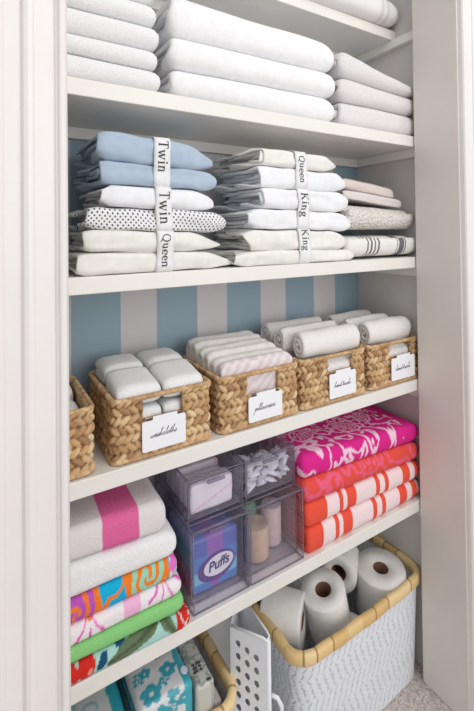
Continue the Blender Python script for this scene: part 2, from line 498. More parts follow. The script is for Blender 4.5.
# ------------------------------------------------------------------ sheet sets with size bands
def sheet_set(items, F, xb, wband, text, tz, tsize, label, cat='sheet set', group=None, n=(3, 3)):
    """items: (mat, x0, x1, zb, zt, kw). xb = band centre"""
    root = empty('sheet_set')
    for k, (mat, x0, x1, zb, zt, kw) in enumerate(items):
        kw = dict(kw); nn = kw.pop('n', 3)
        folded('folded_sheet', mat, x0, x1, zb, zt, .215, F, n=nn, parent=root, **kw)
    # band: front run of the pair of folded sheets
    lo, hi = items[-1], items[0]
    def zat(it, which, x):
        u = (x - it[1]) / (it[2] - it[1]); q = it[which]; return q[0] + (q[1] - q[0]) * u
    zb, zt = zat(lo, 3, xb), zat(hi, 4, xb); y0 = min(lo[5].get('y0', 0), hi[5].get('y0', 0))
    hh = (zt - zb); a = .017; ry = .5 * hh / len(items)
    o = .0028
    path = [(.13, zt + o), (.09, zt + o), (.06, zt + o), (.04, zt + o)]
    for i in range(0, 11):
        t = math.pi / 2 * i / 10
        path.append((a - (a + o) * math.sin(t) ** (2 / 3.6), zt - ry + (ry + o) * abs(math.cos(t)) ** (2 / 3.6)))
    for i in range(1, 12): path.append((-o, lerp(zt - ry, zb + ry, i / 11)))
    for i in range(1, 11):
        t = math.pi / 2 * (1 - i / 10)
        path.append((a - (a + o) * math.sin(t) ** (2 / 3.6), zb + ry - (ry) * abs(math.cos(t)) ** (2 / 3.6)))
    path.append((.04, zb + .0005)); path.append((.1, zb + .0005))
    P = [Vector(p) for p in path]; arcl = [0]
    for i in range(1, len(P)): arcl.append(arcl[-1] + (P[i] - P[i - 1]).length)
    def on(s, off=0.):
        s = max(0, min(s, arcl[-1] - 1e-6)); i = 0
        while arcl[i + 1] < s: i += 1
        d = P[i + 1] - P[i]; t = (s - arcl[i]) / d.length; q = P[i] + d * t
        nn = Vector((-d.y, d.x)).normalized() * -1
        if nn.x > 0 and abs(d.y) > abs(d.x): nn = -nn
        return q, nn
    vs = []; fs = []; ns = 60
    for i in range(ns + 1):
        q, _ = on(arcl[-1] * i / ns)
        for j in range(5):
            vs.append(F(xb - wband / 2 + wband * j / 4, q.x + y0, q.y))
    for i in range(ns):
        for j in range(4): fs.append((i * 5 + j, i * 5 + j + 1, i * 5 + j + 6, i * 5 + j + 5))
    band = mesh_obj('size_band', vs, fs, M['band'], root)
    band.modifiers.new('thick', 'SOLIDIFY').thickness = .0012
    band.modifiers['thick'].offset = 0
    # lettering, read from the top down, letter tops to the right
    V, Fc, L = word(text)
    sc = tsize / L
    k = min(range(len(P)), key=lambda i: abs(P[i].y - tz) + (10 if P[i].x > .03 else 0)); smid = arcl[k]
    cap = .68 * sc
    tv = []
    for p in V:
        s = smid - tsize / 2 + p.x * sc; x = xb - .42 * cap * 1.15 + p.y * sc * 1.15
        q, nn = on(s)
        nn = Vector((-1, 0)) if P[0].x and q.x < .004 else Vector((-.6, .8))
        tv.append(F(x, q.x + y0 + nn.x * .0016, q.y + nn.y * .0016))
    mesh_obj('lettering', tv, Fc, M['ink'], band, False)
    tag(root, label, cat, group)
    for o_ in (root,): reparent_base(o_, (xb, .1, zb))
    return root

FA = field(.006, 11, 21.)
sheetR = (.06, 1.5, .18, .35)
LL = (.02, 2.2, .6, .5)
sheet_set([(M['blue'], -.925, -.686, (1.350, 1.343), (1.402, 1.390), dict(jit=.016, RR=(.06, 1.25, .2, .4), RLf=LL, e=3.6, a=.017, wr=.006)),
           (M['blue'], -.925, -.688, (1.308, 1.306), (1.3495, 1.3425), dict(jit=.024, RR=(.03, 2, .4, .4), RLf=LL, e=3.6, a=.017, wr=.006))],
          FA, -.809, .032, 'Twin', 1.362, .058, 'two pale blue folded sheets in a Twin band, on top of the left stack', group='sheet sets bound with size bands')
sheet_set([(M['white_sheet'], -.915, -.690, (1.268, 1.262), (1.3072, 1.304), dict(jit=.02, RR=(.06, 1.6, .3, .35), RLf=LL, e=3.6, a=.017, wr=.005)),
           (M['dot'], -.945, -.667, (1.228, 1.222), (1.2675, 1.2615), dict(jit=.03, n=2, RR=(.04, 1.8, .35, .4), RLf=LL, e=3.6, a=.017, wr=.006))],
          FA, -.807, .032, 'Twin', 1.266, .062, 'sheet set in a Twin band with a white sheet above a small dotted one')
sheet_set([(M['cream_sheet'], -.950, -.664, (1.188, 1.184), (1.2272, 1.2213), dict(jit=.02, RR=(.09, 1.2, .1, .3), RLf=LL, e=3.6, a=.017, wr=.006)),
           (M['cream_sheet'], -.962, -.643, (S2 + .001, S2 + .001), (1.1875, 1.1835), dict(jit=.01, clamp=S2 + .0004, RR=(.07, 1.2, .12, .2), RLf=LL, e=3.6, a=.017, wr=.004))],
          FA, -.804, .034, 'Queen', 1.189, .062, 'white sheet set in a Queen band, lowest of the left stack on the shelf')
FB = field(.006, 11, 33.)
sheet_set([(M['cream_sheet'], -.600, -.340, (1.363, 1.366), (1.403, 1.400), dict(jit=.03, RR=(.06, 1.2, .15, .4), RLf=LL, e=3.6, a=.017, wr=.006)),
           (M['white_sheet'], -.600, -.318, (1.318, 1.317), (1.3625, 1.3655), dict(jit=.035, RR=(.045, 1.4, .3, .35), RLf=LL, e=3.6, a=.017, wr=.006))],
          FB, -.474, .034, 'Queen', 1.362, .062, 'white sheet set in a Queen band, on top of the middle stack')
sheet_set([(M['white_sheet'], -.590, -.312, (1.272, 1.268), (1.3175, 1.3165), dict(jit=.03, RR=(.05, 1.7, .4, .45), RLf=LL, e=3.6, a=.017, wr=.006)),
           (M['white_sheet'], -.605, -.306, (1.230, 1.221), (1.2715, 1.2675), dict(jit=.02, RR=(.05, 1.7, .35, .4), RLf=LL, e=3.6, a=.017, wr=.006))],
          FB, -.469, .034, 'King', 1.283, .058, 'white sheet set in a King band, between the Queen set and lowest King set')
sheet_set([(M['cream_sheet'], -.615, -.318, (1.182, 1.178), (1.2295, 1.2205), dict(jit=.03, RR=(.06, 1.8, .2, .3), RLf=LL, e=3.6, a=.017, wr=.007)),
           (M['cream_sheet'], -.638, -.298, (S2 + .001, S2 + .001), (1.1815, 1.1775), dict(jit=.02, clamp=S2 + .0004, RR=(.03, 1.8, .4, .3), RLf=LL, e=3.6, a=.017, wr=.004))],
          FB, -.468, .034, 'King', 1.204, .052, 'white sheet set in a King band, lowest of the middle stack on the shelf')

# ------------------------------------------------------------------ throws right of the sheets
FC = field(.003, 10, 41.)
def rollc(name, mat, x0, x1, cy, zb, zt, turns_th, F, colf=None, label='', cat='towel', group=None, taper=0., step=None, start=0., depth=None, wr=0., clamp=None, parent=None, nx=None, boxy=0.):
    """cloth rolled round an axis along X; seen end at x0 shows the coil"""
    H = zt - zb; Rm = H / 2; fy = (depth or H) / H
    pts = spiral(Rm, turns_th, turns_th * .4, 1., start)
    def D(x, y, z):
        u = (x - x0) / (x1 - x0); f = 1 - taper * u
        de = min(x - x0, x1 - x) / .02
        if de < 1: f *= .9 + .1 * math.sqrt(max(0, 1 - (1 - max(de, 0)) ** 2))
        if boxy:
            q = math.hypot(y - Rm, z - Rm) or 1e-6; c_, s_ = abs(y - Rm) / q, abs(z - Rm) / q
            g = min((c_ ** boxy + s_ ** boxy) ** (-1 / boxy), 1.35); y = Rm + (y - Rm) * g; z = Rm + (z - Rm) * g
        yy = cy + (y - Rm) * fy * f; Z = zb + H / 2 * (1 - taper * u) + (z - Rm) * f
        if wr: yy += wr * noise.noise(Vector((x * 18, y * 25, z * 25))); Z += wr * noise.noise(Vector((x * 18 + 9, y * 25, z * 25)))
        return F(x, yy, Z)
    mb = MB()
    r_ = rnd.random() * 20
    strip_mesh(mb, pts, turns_th, x0, x1, D, nx, step, colf, lambda s, x: (.004 * noise.noise(Vector((s * 9, r_, 0))) * max(0, 1 - (x - x0) / .03)), gap=.9)
    if clamp is not None: mb.v = [(v[0], v[1], max(v[2], clamp)) for v in mb.v]
    o = mb.obj(name, mat, parent, uv=True, colr=colf is not None)
    if label: tag(o, label, cat, group)
    return o

def greystripe(x, s):
    w = srgb(238, 236, 232); g = srgb(112, 110, 118)
    xx = x + s * .0
    for c, hw in ((-.252, .0028), (-.238, .0028), (-.224, .0028), (-.210, .0028), (-.137, .0022), (-.120, .011), (-.103, .0022)):
        if abs(xx - c) < hw: return g
    return w
rollc('hand_towel', M['col'], -.322, -.048, .075, S2 + .0008, 1.2205, .013, FC, greystripe, 'white towel with dark grey stripes, rolled flat under the cream textured towel', 'towel', nx=160, depth=.15, start=2.6, clamp=S2 + .0004, boxy=3.2)
def honey():
    m, nt, p = new_mat('honeycomb_cotton', .95, None, .15)
    noisy_color(nt, p, srgb(212, 206, 200), srgb(240, 236, 230), 240, .35, .65)
    add_bump(nt, p, 150, .8, .006, 2, 'Object', 'voronoi'); return m
M['honey'] = honey()
rollc('hand_towel', M['honey'], -.312, -.048, .078, 1.2212, 1.304, .015, FC, None, 'cream textured towel rolled on top of the grey striped one', 'towel', depth=.155, start=2.8, taper=.13, boxy=3.2)
Fd = field(.003, 14, 51.)
def edgecol(base, edge):
    return lambda x, s: edge if abs(s) < .009 else base
folded('dish_cloth', M['col'], -.305, -.075, (1.3045, 1.2845), (1.329, 1.307), .15, Fd, n=2, y0=.035, RR=(.02, 2, .5, .5), RLf=(.02, 2, .5, .5), jit=.012, colf=edgecol(srgb(178, 170, 176), srgb(226, 218, 216)), a=.008, wr=.003)
tag(bpy.context.scene.collection.objects[-1], 'thin folded grey-mauve cloth with pale edge, lying right on the cream textured towel', 'cloth')
folded('dish_cloth', M['col'], -.300, -.098, (1.330, 1.308), (1.362, 1.340), .15, Fd, n=2, y0=.045, RR=(.02, 2, .5, .5), RLf=(.02, 2, .5, .5), jit=.012, colf=edgecol(srgb(196, 184, 186), srgb(222, 210, 204)), a=.012, wr=.003)
tag(bpy.context.scene.collection.objects[-1], 'small folded rosy cloth on the very top of the right-hand pile beside the sheets', 'cloth')

# ------------------------------------------------------------------ woven basket generator
def hsh(a, b, c=0):
    v = math.sin(a * 127.1 + b * 311.7 + c * 74.7) * 43758.5453; return v - math.floor(v)

def rrect(x0, x1, y0, y1, r, step, bow=0.):
    """closed rounded rectangle, starting at the front left, running along the front to the right"""
    pts = []
    def line(a, b):
        L = math.dist(a, b); n = max(1, int(L / step))
        for i in range(n): pts.append((lerp(a[0], b[0], i / n), lerp(a[1], b[1], i / n)))
    def cor(cx, cy, a0):
        n = max(3, int(r * 1.57 / step))
        for i in range(n): a = R(a0 + 90 * i / n); pts.append((cx + r * math.cos(a), cy + r * math.sin(a)))
    line((x0 + r, y0), (x1 - r, y0)); cor(x1 - r, y0 + r, -90)
    line((x1, y0 + r), (x1, y1 - r)); cor(x1 - r, y1 - r, 0)
    line((x1 - r, y1), (x0 + r, y1)); cor(x0 + r, y1 - r, 90)
    line((x0, y1 - r), (x0, y0 + r)); cor(x0 + r, y0 + r, 180)
    if bow:
        cx, cy = (x0 + x1) / 2, (y0 + y1) / 2; w, d = (x1 - x0) / 2, (y1 - y0) / 2
        pts = [(x, y + bow * (y - cy) / d * (1 - ((x - cx) / w) ** 2)) for x, y in pts]
    return pts

def woven_wall(path, z0, z1, hf, cf, wall, step_z, hole=None, flare=0., floor_t=.008):
    """closed woven wall: outer skin carries the relief hf(s,z), inner skin a softer one; hole = (x0,x1,z0,z1) in the front"""
    mb = MB(); n = len(path); arc = [0]
    for i in range(n): arc.append(arc[-1] + math.dist(path[i], path[(i + 1) % n]))
    nor = []
    cx = sum(p[0] for p in path) / n; cy = sum(p[1] for p in path) / n
    for i in range(n):
        a, b = path[i - 1], path[(i + 1) % n]; t = Vector((b[0] - a[0], b[1] - a[1])).normalized(); nor.append(Vector((t.y, -t.x)))
    nz = int((z1 - z0) / step_z); L = arc[-1]
    def vert(i, k, side):
        z = lerp(z0, z1, k / nz); q = 1 - flare * (1 - k / nz)
        px = cx + (path[i][0] - cx) * q; py = cy + (path[i][1] - cy) * q
        h = hf(arc[i], z - z0, L)
        d = h - .5 * 0 if side == 0 else -wall + h * -.3
        return (px + nor[i].x * d, py + nor[i].y * d, z)
    vs = []; cs = []
    for side in (0, 1):
        for k in range(nz + 1):
            for i in range(n):
                vs.append(vert(i, k, side)); cs.append(cf(arc[i], lerp(z0, z1, k / nz) - z0, L))
    N = n * (nz + 1)
    def idx(side, i, k): return side * N + k * n + (i % n)
    def cut(i, k):
        if k < 0 or k >= nz: return True
        if not hole: return False
        x = (path[i][0] + path[(i + 1) % n][0]) / 2; z = lerp(z0, z1, (k + .5) / nz)
        return hole[0] < x < hole[1] and hole[2] < z < hole[3] and path[i][1] < cy and i < n * .45
    fs = []
    for k in range(nz):
        for i in range(n):
            if cut(i, k): continue
            fs.append((idx(0, i, k), idx(0, i + 1, k), idx(0, i + 1, k + 1), idx(0, i, k + 1)))
            fs.append((idx(1, i, k), idx(1, i, k + 1), idx(1, i + 1, k + 1), idx(1, i + 1, k)))
            if cut(i, k + 1): fs.append((idx(0, i, k + 1), idx(0, i + 1, k + 1), idx(1, i + 1, k + 1), idx(1, i, k + 1)))
            if cut(i, k - 1): fs.append((idx(0, i + 1, k), idx(0, i, k), idx(1, i, k), idx(1, i + 1, k)))
            if cut((i + 1) % n, k): fs.append((idx(0, i + 1, k), idx(1, i + 1, k), idx(1, i + 1, k + 1), idx(0, i + 1, k + 1)))
            if cut(i - 1 if i else n - 1, k): fs.append((idx(0, i, k), idx(0, i, k + 1), idx(1, i, k + 1), idx(1, i, k)))
    mb.add(vs, fs, None, cs)
    q = 1 - flare   # floor of the basket
    ring = [(cx + (p[0] - cx) * q - nor[i].x * wall * .7, cy + (p[1] - cy) * q - nor[i].y * wall * .7) for i, p in enumerate(path)]
    b = [(x, y, z0 + .001) for x, y in ring] + [(x, y, z0 + floor_t) for x, y in ring]
    bf = [tuple(reversed(range(n))), tuple(range(n, 2 * n))]
    mb.add(b, bf, None, [cs[0]] * (2 * n))
    return mb

RH, SW = .0160, .0150
def hy_cell(s, z, L):
    ns = round(L / SW); w = L / ns
    r = math.floor(z / RH); v = z / RH - r; sg = 1 if r % 2 else -1
    q = s / w + sg * (v - .5) * .75 + hsh(r, 3) * .9 + .12 * math.sin(s * 70 + r * 2)
    c = math.floor(q); f = q - c
    return r, c % ns, v, f
def hy_r(v, f):
    return max(0, 1 - abs(2 * f - 1) ** 2.2 - abs(2 * v - 1) ** 2.6 * .9)
def hy_h(s, z, L):
    r, c, v, f = hy_cell(s, z, L)
    wob = .75 + .5 * hsh(r, c, 5)
    return .0066 * wob * hy_r(v, f) ** .5 - .0028
TAN = [srgb(214, 180, 138), srgb(200, 162, 118), srgb(224, 194, 154), srgb(182, 142, 100), srgb(206, 170, 126), srgb(194, 158, 118), srgb(218, 186, 142), srgb(164, 126, 90)]
def hy_c(s, z, L):
    r, c, v, f = hy_cell(s, z, L)
    b = TAN[int(hsh(r, c, 9) * 7.99)]; g = .94 + .12 * hsh(r * 3, c, int(f * 5))
    gap = srgb(104, 72, 46); k = max(0, 1 - hy_r(v, f) / .16)  # shade between the strands, painted into the weave colour
    return tuple((lerp(b[i], gap[i], k * .75)) * g for i in range(3))

def braid_rim(mb, path, z, r, closed=True, cf=None):
    """rope of wrapped strands laid along a path"""
    n = len(path); vs = []; cs = []; fs = []; m = 10; acc = 0
    for i in range(n):
        a, b = path[i - 1], path[(i + 1) % n]; t = Vector((b[0] - a[0], b[1] - a[1])).normalized(); nn = Vector((t.y, -t.x))
        acc += math.dist(path[i], path[i - 1]) if i else 0
        for k in range(m):
            an = 2 * math.pi * k / m
            ph = acc / .0115 + k / m; f = ph - math.floor(ph); rr = r * (.82 + .3 * (1 - (2 * f - 1) ** 2) ** .5)
            vs.append((path[i][0] + nn.x * math.cos(an) * rr, path[i][1] + nn.y * math.cos(an) * rr, z + math.sin(an) * rr))
            c = TAN[int(hsh(math.floor(ph), 2) * 6.99)]; d = .65 if f < .12 else 1
            cs.append(tuple(q * d for q in c))
    for i in range(n):
        j = (i + 1) % n
        for k in range(m): fs.append((i * m + k, j * m + k, j * m + (k + 1) % m, i * m + (k + 1) % m))
    mb.add(vs, fs, None, cs)

def script_word(name, strokes, org, sx, sz, slope, mat, parent, r=.00034):
    """handwriting: thin pen line lying on the card"""
    mb = MB()
    for st in strokes:
        P = []
        for i in range(len(st) - 1):
            p0 = st[max(i - 1, 0)]; p1 = st[i]; p2 = st[i + 1]; p3 = st[min(i + 2, len(st) - 1)]
            for t in (0, .25, .5, .75):
                P.append(tuple(.5 * ((2 * p1[j]) + (-p0[j] + p2[j]) * t + (2 * p0[j] - 5 * p1[j] + 4 * p2[j] - p3[j]) * t * t + (-p0[j] + 3 * p1[j] - 3 * p2[j] + p3[j]) * t ** 3) for j in (0, 1)))
        P.append(st[-1])
        pts = [(org[0] + x * sx + z * sz * .35, org[1] - .0004, org[2] + z * sz + x * sx * slope) for x, z in P]
        mb.tube(pts, r, 5)
    return mb.obj(name, mat, parent)

def hand(txt):
    """joined-up pen path for each letter (x, z) with x height 1"""
    G = {
     'w': (1.3, [(0, .8), (.15, .1), (.35, 0), (.5, .7), (.6, .1), (.85, 0), (1.05, .8), (1.3, .6)]),
     'a': (1.1, [(0, .4), (.7, .9), (.2, .7), (.1, .1), (.5, .1), (.75, .85), (.75, .05), (1.1, .3)]),
     's': (.8, [(0, .2), (.4, 1), (.5, .5), (.45, 0), (.1, .05), (.8, .3)]),
     'h': (1.1, [(0, .2), (.5, 2.2), (.35, 2.4), (.2, 1.2), (.15, 0), (.35, .7), (.6, .8), (.7, .1), (1.1, .3)]),
     'c': (.9, [(0, .3), (.6, .9), (.2, .7), (.1, .15), (.5, 0), (.9, .3)]),
     'l': (.7, [(0, .2), (.5, 2.1), (.35, 2.4), (.2, 1.0), (.25, .05), (.7, .3)]),
     'o': (.9, [(0, .5), (.45, .9), (.15, .6), (.2, 0), (.6, .2), (.55, .85), (.9, .7)]),
     't': (.7, [(0, .3), (.4, 1.9), (.25, .6), (.3, 0), (.7, .3)]),
     'p': (1.1, [(0, .4), (.3, 1), (.15, -.6), (0, -1.5), (.3, .6), (.7, .8), (.6, .1), (.3, .1), (1.1, .4)]),
     'i': (.5, [(0, .3), (.25, .85), (.2, .1), (.5, .3)]),
     'e': (.8, [(0, .3), (.45, .75), (.3, .95), (.1, .4), (.3, 0), (.8, .3)]),
     'n': (1.1, [(0, .4), (.2, .8), (.2, 0), (.4, .7), (.65, .8), (.7, .1), (1.1, .3)]),
     'd': (1.1, [(0, .4), (.6, .9), (.2, .7), (.1, .1), (.5, .1), (.9, 2.3), (.75, .1), (1.1, .3)]),
    }
    x = 0; out = []; cur = []
    for ch in txt:
        if ch == ' ': out.append(cur); cur = []; x += .7; continue
        w, pts = G[ch]; cur += [(p[0] + x, p[1]) for p in pts]; x += w * .92
        if ch == 't': out.append([(x - .6, 1.35), (x - .05, 1.5)])
    out.append(cur)
    return [s for s in out if len(s) > 1], x

def label_basket(x0, x1, y0, y1, zb, zt, label, slot=None, text=None, rot=0.):
    root = empty('storage_basket', ((x0 + x1) / 2, (y0 + y1) / 2, zb))
    cx, cy = (x0 + x1) / 2, (y0 + y1) / 2
    path = rrect(x0 - cx + .004, x1 - cx - .004, y0 - cy + .004, y1 - cy - .004, .014, .0022)
    hole = (slot[0] - cx, slot[1] - cx, slot[2] - zb, zt - zb - .0035) if slot else None
    mb = woven_wall(path, .0015, zt - zb, hy_h, hy_c, .007, .0022, hole)
    mb.obj('basket_body', M['weave'], root, colr=True)
    rb = MB(); braid_rim(rb, path, zt - zb - .001, .0042)
    rb.obj('rim', M['weave'], root, colr=True)
    # twisted foot strand round the base
    fb = MB(); braid_rim(fb, path, .0052, .0046); fb.obj('base_strand', M['weave'], root, colr=True)
    if text:
        lx0, lx1 = slot[0] - cx - .003, slot[1] - cx + .003
        lt, lb = slot[2] - zb - .001, slot[3] - zb
        yf = y0 - cy - .0065
        poly = []
        r = .004
        def c_(px, pz, a0):
            for i in range(5): a = R(a0 + 22.5 * i); poly.append((px + r * math.cos(a), pz + r * math.sin(a)))
        c_(lx1 - r, lb + r, -90)
        c_(lx1 - r, lt - r, 0)
        w = lx1 - lx0
        poly += [(lx1 - w * .2, lt), (lx1 - w * .2, lt + .006), (lx0 + w * .24, lt + .006), (lx0 + w * .24, lt)]
        c_(lx0 + r, lt - r, 90); c_(lx0 + r, lb + r, 180)
        n = len(poly)
        vs = [(x, yf, z) for x, z in poly] + [(x, yf + .0018, z) for x, z in poly]
        fs = [tuple(range(n)), tuple(reversed(range(n, 2 * n)))] + [(i, i + n, (i + 1) % n + n, (i + 1) % n) for i in range(n)]
        card = mesh_obj('label', vs, fs, M['card'], root, False)
        card['label'] = 'white clip-on card lettered in black script'
        st, L = hand(text)
        wd = w * .66; sc = wd / (L + .8)
        script_word('lettering', st, (lx0 + w * .17, yf, (lt + lb) / 2 - .004), sc, sc * .95, .02, M['ink'], card)
        for px in (lx0 + w * .16, lx1 - w * .13):
            cl = MB(); cl.box(px - .0045, px + .0045, yf + .0005, yf + .004, lt - .0005, lt + .0035)
            k = cl.obj('clip', M['clip'], card, smooth=False, bevel=.0008)
            k['label'] = 'dark little clip on the card'
    tag(root, label, 'basket', 'woven baskets in a row on the shelf')
    return root

BZ, BT = S3 + .0006, .9285
label_basket(-1.075, -.919, .006, .225, BZ, BT, 'woven tan basket cut off by the white door casing, leftmost in the row')
label_basket(-.893, -.695, .006, .232, BZ, BT, 'woven tan basket of folded washcloths, its white card reading washcloths', (-.838, -.760, .888, .834), 'washcloths')
label_basket(-.680, -.474, .006, .232, BZ, BT, 'woven tan basket of folded linens with a white card reading pillowcases', (-.613, -.533, .884, .832), 'pillowcases')
label_basket(-.470, -.256, .006, .232, BZ, BT, 'woven tan basket with a hand towels card, right beside the pillowcases basket', (-.388, -.308, .890, .833), 'hand towels')
label_basket(-.248, -.046, .006, .232, BZ, BT, 'woven tan basket with a hand towels card, rightmost in the row', (-.170, -.082, .891, .833), 'hand towels')

# contents: washcloths, 2 x 2 little piles
def washcloth(x0, x1, y0, depth, zb, zt, label, tilt=0., n=2):
    F = field(.003, 16, x0 * 10 + zb * 3 + y0 * 7)
    H = zt - zb
    o = folded('washcloth', M['washcloth'], x0, x1, (zb, zb), (zt, zt), depth, lambda x, y, z: F(x, y, z + tilt * (y - y0)), n=n, y0=y0,
               RR=(.02, 2.4, .5, .35), RLf=(.02, 2.4, .5, .35), jit=.004, a=H * .6)
    tag(o, label, 'washcloth', 'washcloths in the label basket')
for side, (a, b) in (('left', (-.881, -.797)), ('right', (-.793, -.708))):
    washcloth(a, b, .018, .096, .846, .876, 'white folded washcloth low in the front %s pile, seen through the slot' % side, n=2)
    washcloth(a, b, .018, .096, .878, .905, 'white folded washcloth in the front %s pile just under the top one' % side, n=2)
    washcloth(a, b, .017, .098, .907, .946, 'puffy white washcloth on top of the front %s pile of the washcloths basket' % side, .12)
    washcloth(a + .001, b, .124, .092, .888, .918, 'white folded washcloth under the top one at the back %s of the basket' % side)
    washcloth(a + .002, b - .001, .123, .094, .920, .962, 'puffy white washcloth at the back %s of the washcloths basket' % side)
# cloths in the leftmost basket
F0 = field(.003, 16, 77)
for i, (y0, zt) in enumerate(((.02, .925), (.122, .945))):
    o = folded('washcloth', M['washcloth'], -1.06, -.935, (.885, .885), (zt, zt), .09, F0, n=2, y0=y0, RR=(.035, 2.0, .3, .4))
    tag(o, 'white folded cloth at the %s of the half-hidden leftmost basket' % ('front', 'back')[i], 'washcloth')

# pillowcases standing on edge, one behind the other
def upright(name, mat, x0, x1, y, th, zb, zt, lean, colf, label, cat, group, seed):
    """a cloth folded over and stood on edge: fold uppermost"""
    F = field(.0045, 13, seed)
    H = th; Lz = zt - zb
    polys, t = nested_u(2, H, Lz, H * .5, 2.2)
    mb = MB()
    def D(x, d, w):            # d: down from the fold, w: across the thickness
        de = min(x - x0, x1 - x) / .022; dn = 0
        if de < 1: dn = .010 * (1 - math.sqrt(max(0, 1 - (1 - max(de, 0)) ** 2)))
        z = zt - d - dn; yy = y + w + lean * (z - zb)
        q = F(x, yy, z); return q
    for k, p in enumerate(polys): strip_mesh(mb, p, t, x0 + .003 * k, x1 - .003 * k, D, None, None, colf)
    o = mb.obj(name, mat, None, uv=True, colr=colf is not None)
    tag(o, label, cat, group); return o
def pinkcheck(x, s):
    a = (math.floor(x / .011) + math.floor(s / .011)) % 2
    return srgb(238, 230, 231) if a else srgb(218, 204, 208)
pc = ['front one, with pinkish check', 'second from the front, plain cream', 'third from the front', 'fourth from the front', 'fifth from the front', 'rearmost one against the basket back']
for i in range(6):
    upright('pillowcase', M['col'] if i == 0 else M['linen'], -.668 - .000 * i, -.486, .020 + .034 * i, .030, .835, .955 + .004 * i - (.003 if i % 2 else 0), .0, pinkcheck if i == 0 else None,
            'folded pillowcase standing on edge in the pillowcases basket, ' + pc[i], 'pillowcase', 'pillowcases standing in the basket', 60 + i * 3)

# rolled hand towels
def hand_rolls(x0, x1, zt, names, seed):
    for i in range(3):
        Rm = .036
        cy = .052 + .067 * i
        F = field(.004, 12, seed + i * 5)
        z1 = zt + (.0, .004, .008)[i]
        rollc('hand_towel', M['hand'], x0 - (0, .014, .010)[i], x1 - (0, .02, .012)[i], cy, z1 - .072, z1, .0115, F, None, names[i], 'towel', 'rolled hand towels in the baskets', depth=.066, start=.8 + i, wr=.002)
hand_rolls(-.448, -.262, .987, ['white rolled hand towel at the front of the basket beside the pillowcases', 'white rolled hand towel, middle of three in the basket beside the pillowcases', 'white rolled hand towel at the back of the basket beside the pillowcases'], 80)
hand_rolls(-.226, -.060, .985, ['white rolled hand towel at the front of the rightmost basket', 'white rolled hand towel, middle of three in the rightmost basket', 'white rolled hand towel at the back of the rightmost basket'], 110)
# flat towels under the rolls, seen through the slots
for x0, x1, w in ((-.458, -.270, 'beside the pillowcases'), (-.236, -.058, 'rightmost in the row')):
    o = folded('hand_towel', M['hand'], x0, x1, (.868, .868), (.9115, .9115), .19, field(.0015, 12, x0), n=2, y0=.019)
    tag(o, 'flat white hand towel seen through the slot of the basket ' + w, 'towel')

# ------------------------------------------------------------------ beach towels, left stack on the lowest shelf
GW = srgb(226, 220, 222); PK = srgb(224, 106, 160)
def c_pinkstripe(x, s):
    if -.900 < x < -.837: return PK
    return GW
def nz(x, y, s=0.): return noise.noise(Vector((x, y, s)))
def c_blueorange(x, s):
    B = srgb(30, 178, 222); O = srgb(245, 130, 40); Wt = srgb(222, 238, 220); Pu = srgb(190, 90, 190); Gn = srgb(150, 215, 190)
    for cx, cs, sg in ((-.825, .004, 1), (-.945, -.004, 1), (-.70, .02, 1)):
        dx, ds = x - cx, (s - cs) * 1.25; r = math.hypot(dx, ds); an = math.atan2(ds, dx)
        if r < .040:
            k = (r - .0045 * an) / .0145
            f = k - math.floor(k)
            if r > .034: return O
            return O if f < .45 else (Gn if cx > -.9 else Pu)
    if abs(nz(x * 26, s * 26, 2)) < .09: return O if x < -.86 else Gn
    if x > -.785: return srgb(226, 120, 200) if nz(x * 60, s * 60, 5) > 0 else Wt
    return B
def c_pinkflower(x, s):
    W_ = srgb(244, 238, 242); P = srgb(238, 110, 200); L_ = srgb(246, 188, 226)
    if -.868 < x < -.840: return L_
    for cx, cs, r0, ph in ((-.925, .014, .034, 0), (-.795, .016, .036, 1), (-.70, .06, .03, 2), (-.87, .08, .03, .5)):
        dx, ds = x - cx, s - cs; r = math.hypot(dx, ds); an = math.atan2(ds, dx) + ph
        if r < r0 and abs(math.sin(an * 4)) < .34: return P
        if r < .007: return srgb(240, 150, 90)
    return W_
def c_green(x, s):
    return srgb(190, 238, 170) if s < -.010 else srgb(142, 208, 132)
def c_floral(x, s):
    A = srgb(172, 216, 208); RD = srgb(212, 48, 40); OL = srgb(104, 122, 92); NV = srgb(34, 84, 120)
    if x > -.772:
        return srgb(240, 225, 220) if (abs(math.sin((x + s * .8) * 120)) < .16 or abs(math.sin((x - s * .9) * 75)) < .1) else RD
    for cx, cs, r in ((-.962, -.003, .019), (-.930, .003, .0135), (-1.0, -.01, .02)):
        if math.hypot(x - cx, (s - cs)) < r:
            return srgb(244, 150, 140) if math.hypot(x - cx - .006, s - cs + .006) < r * .28 else RD
    for cx, cs, a, b, an in ((-.852, .003, .046, .0080, .16), (-.792, .008, .024, .007, -.7), (-.905, .001, .010, .006, .6)):
        dx, ds = x - cx, s - cs; u = dx * math.cos(an) + ds * math.sin(an); v = -dx * math.sin(an) + ds * math.cos(an)
        if (u / a) ** 2 + (v / b) ** 2 < 1: return NV if a < .02 else (srgb(82, 98, 72) if abs(v) < .0016 else OL)
    for cx, cs in ((-.875, .012), (-.858, .018)):
        if ((x - cx) / .010) ** 2 + ((s - cs) / .006) ** 2 < 1: return NV
    return A
FL_ = field(.003, 9, 140., rot=R(-1.5), piv=(-.95, 0))
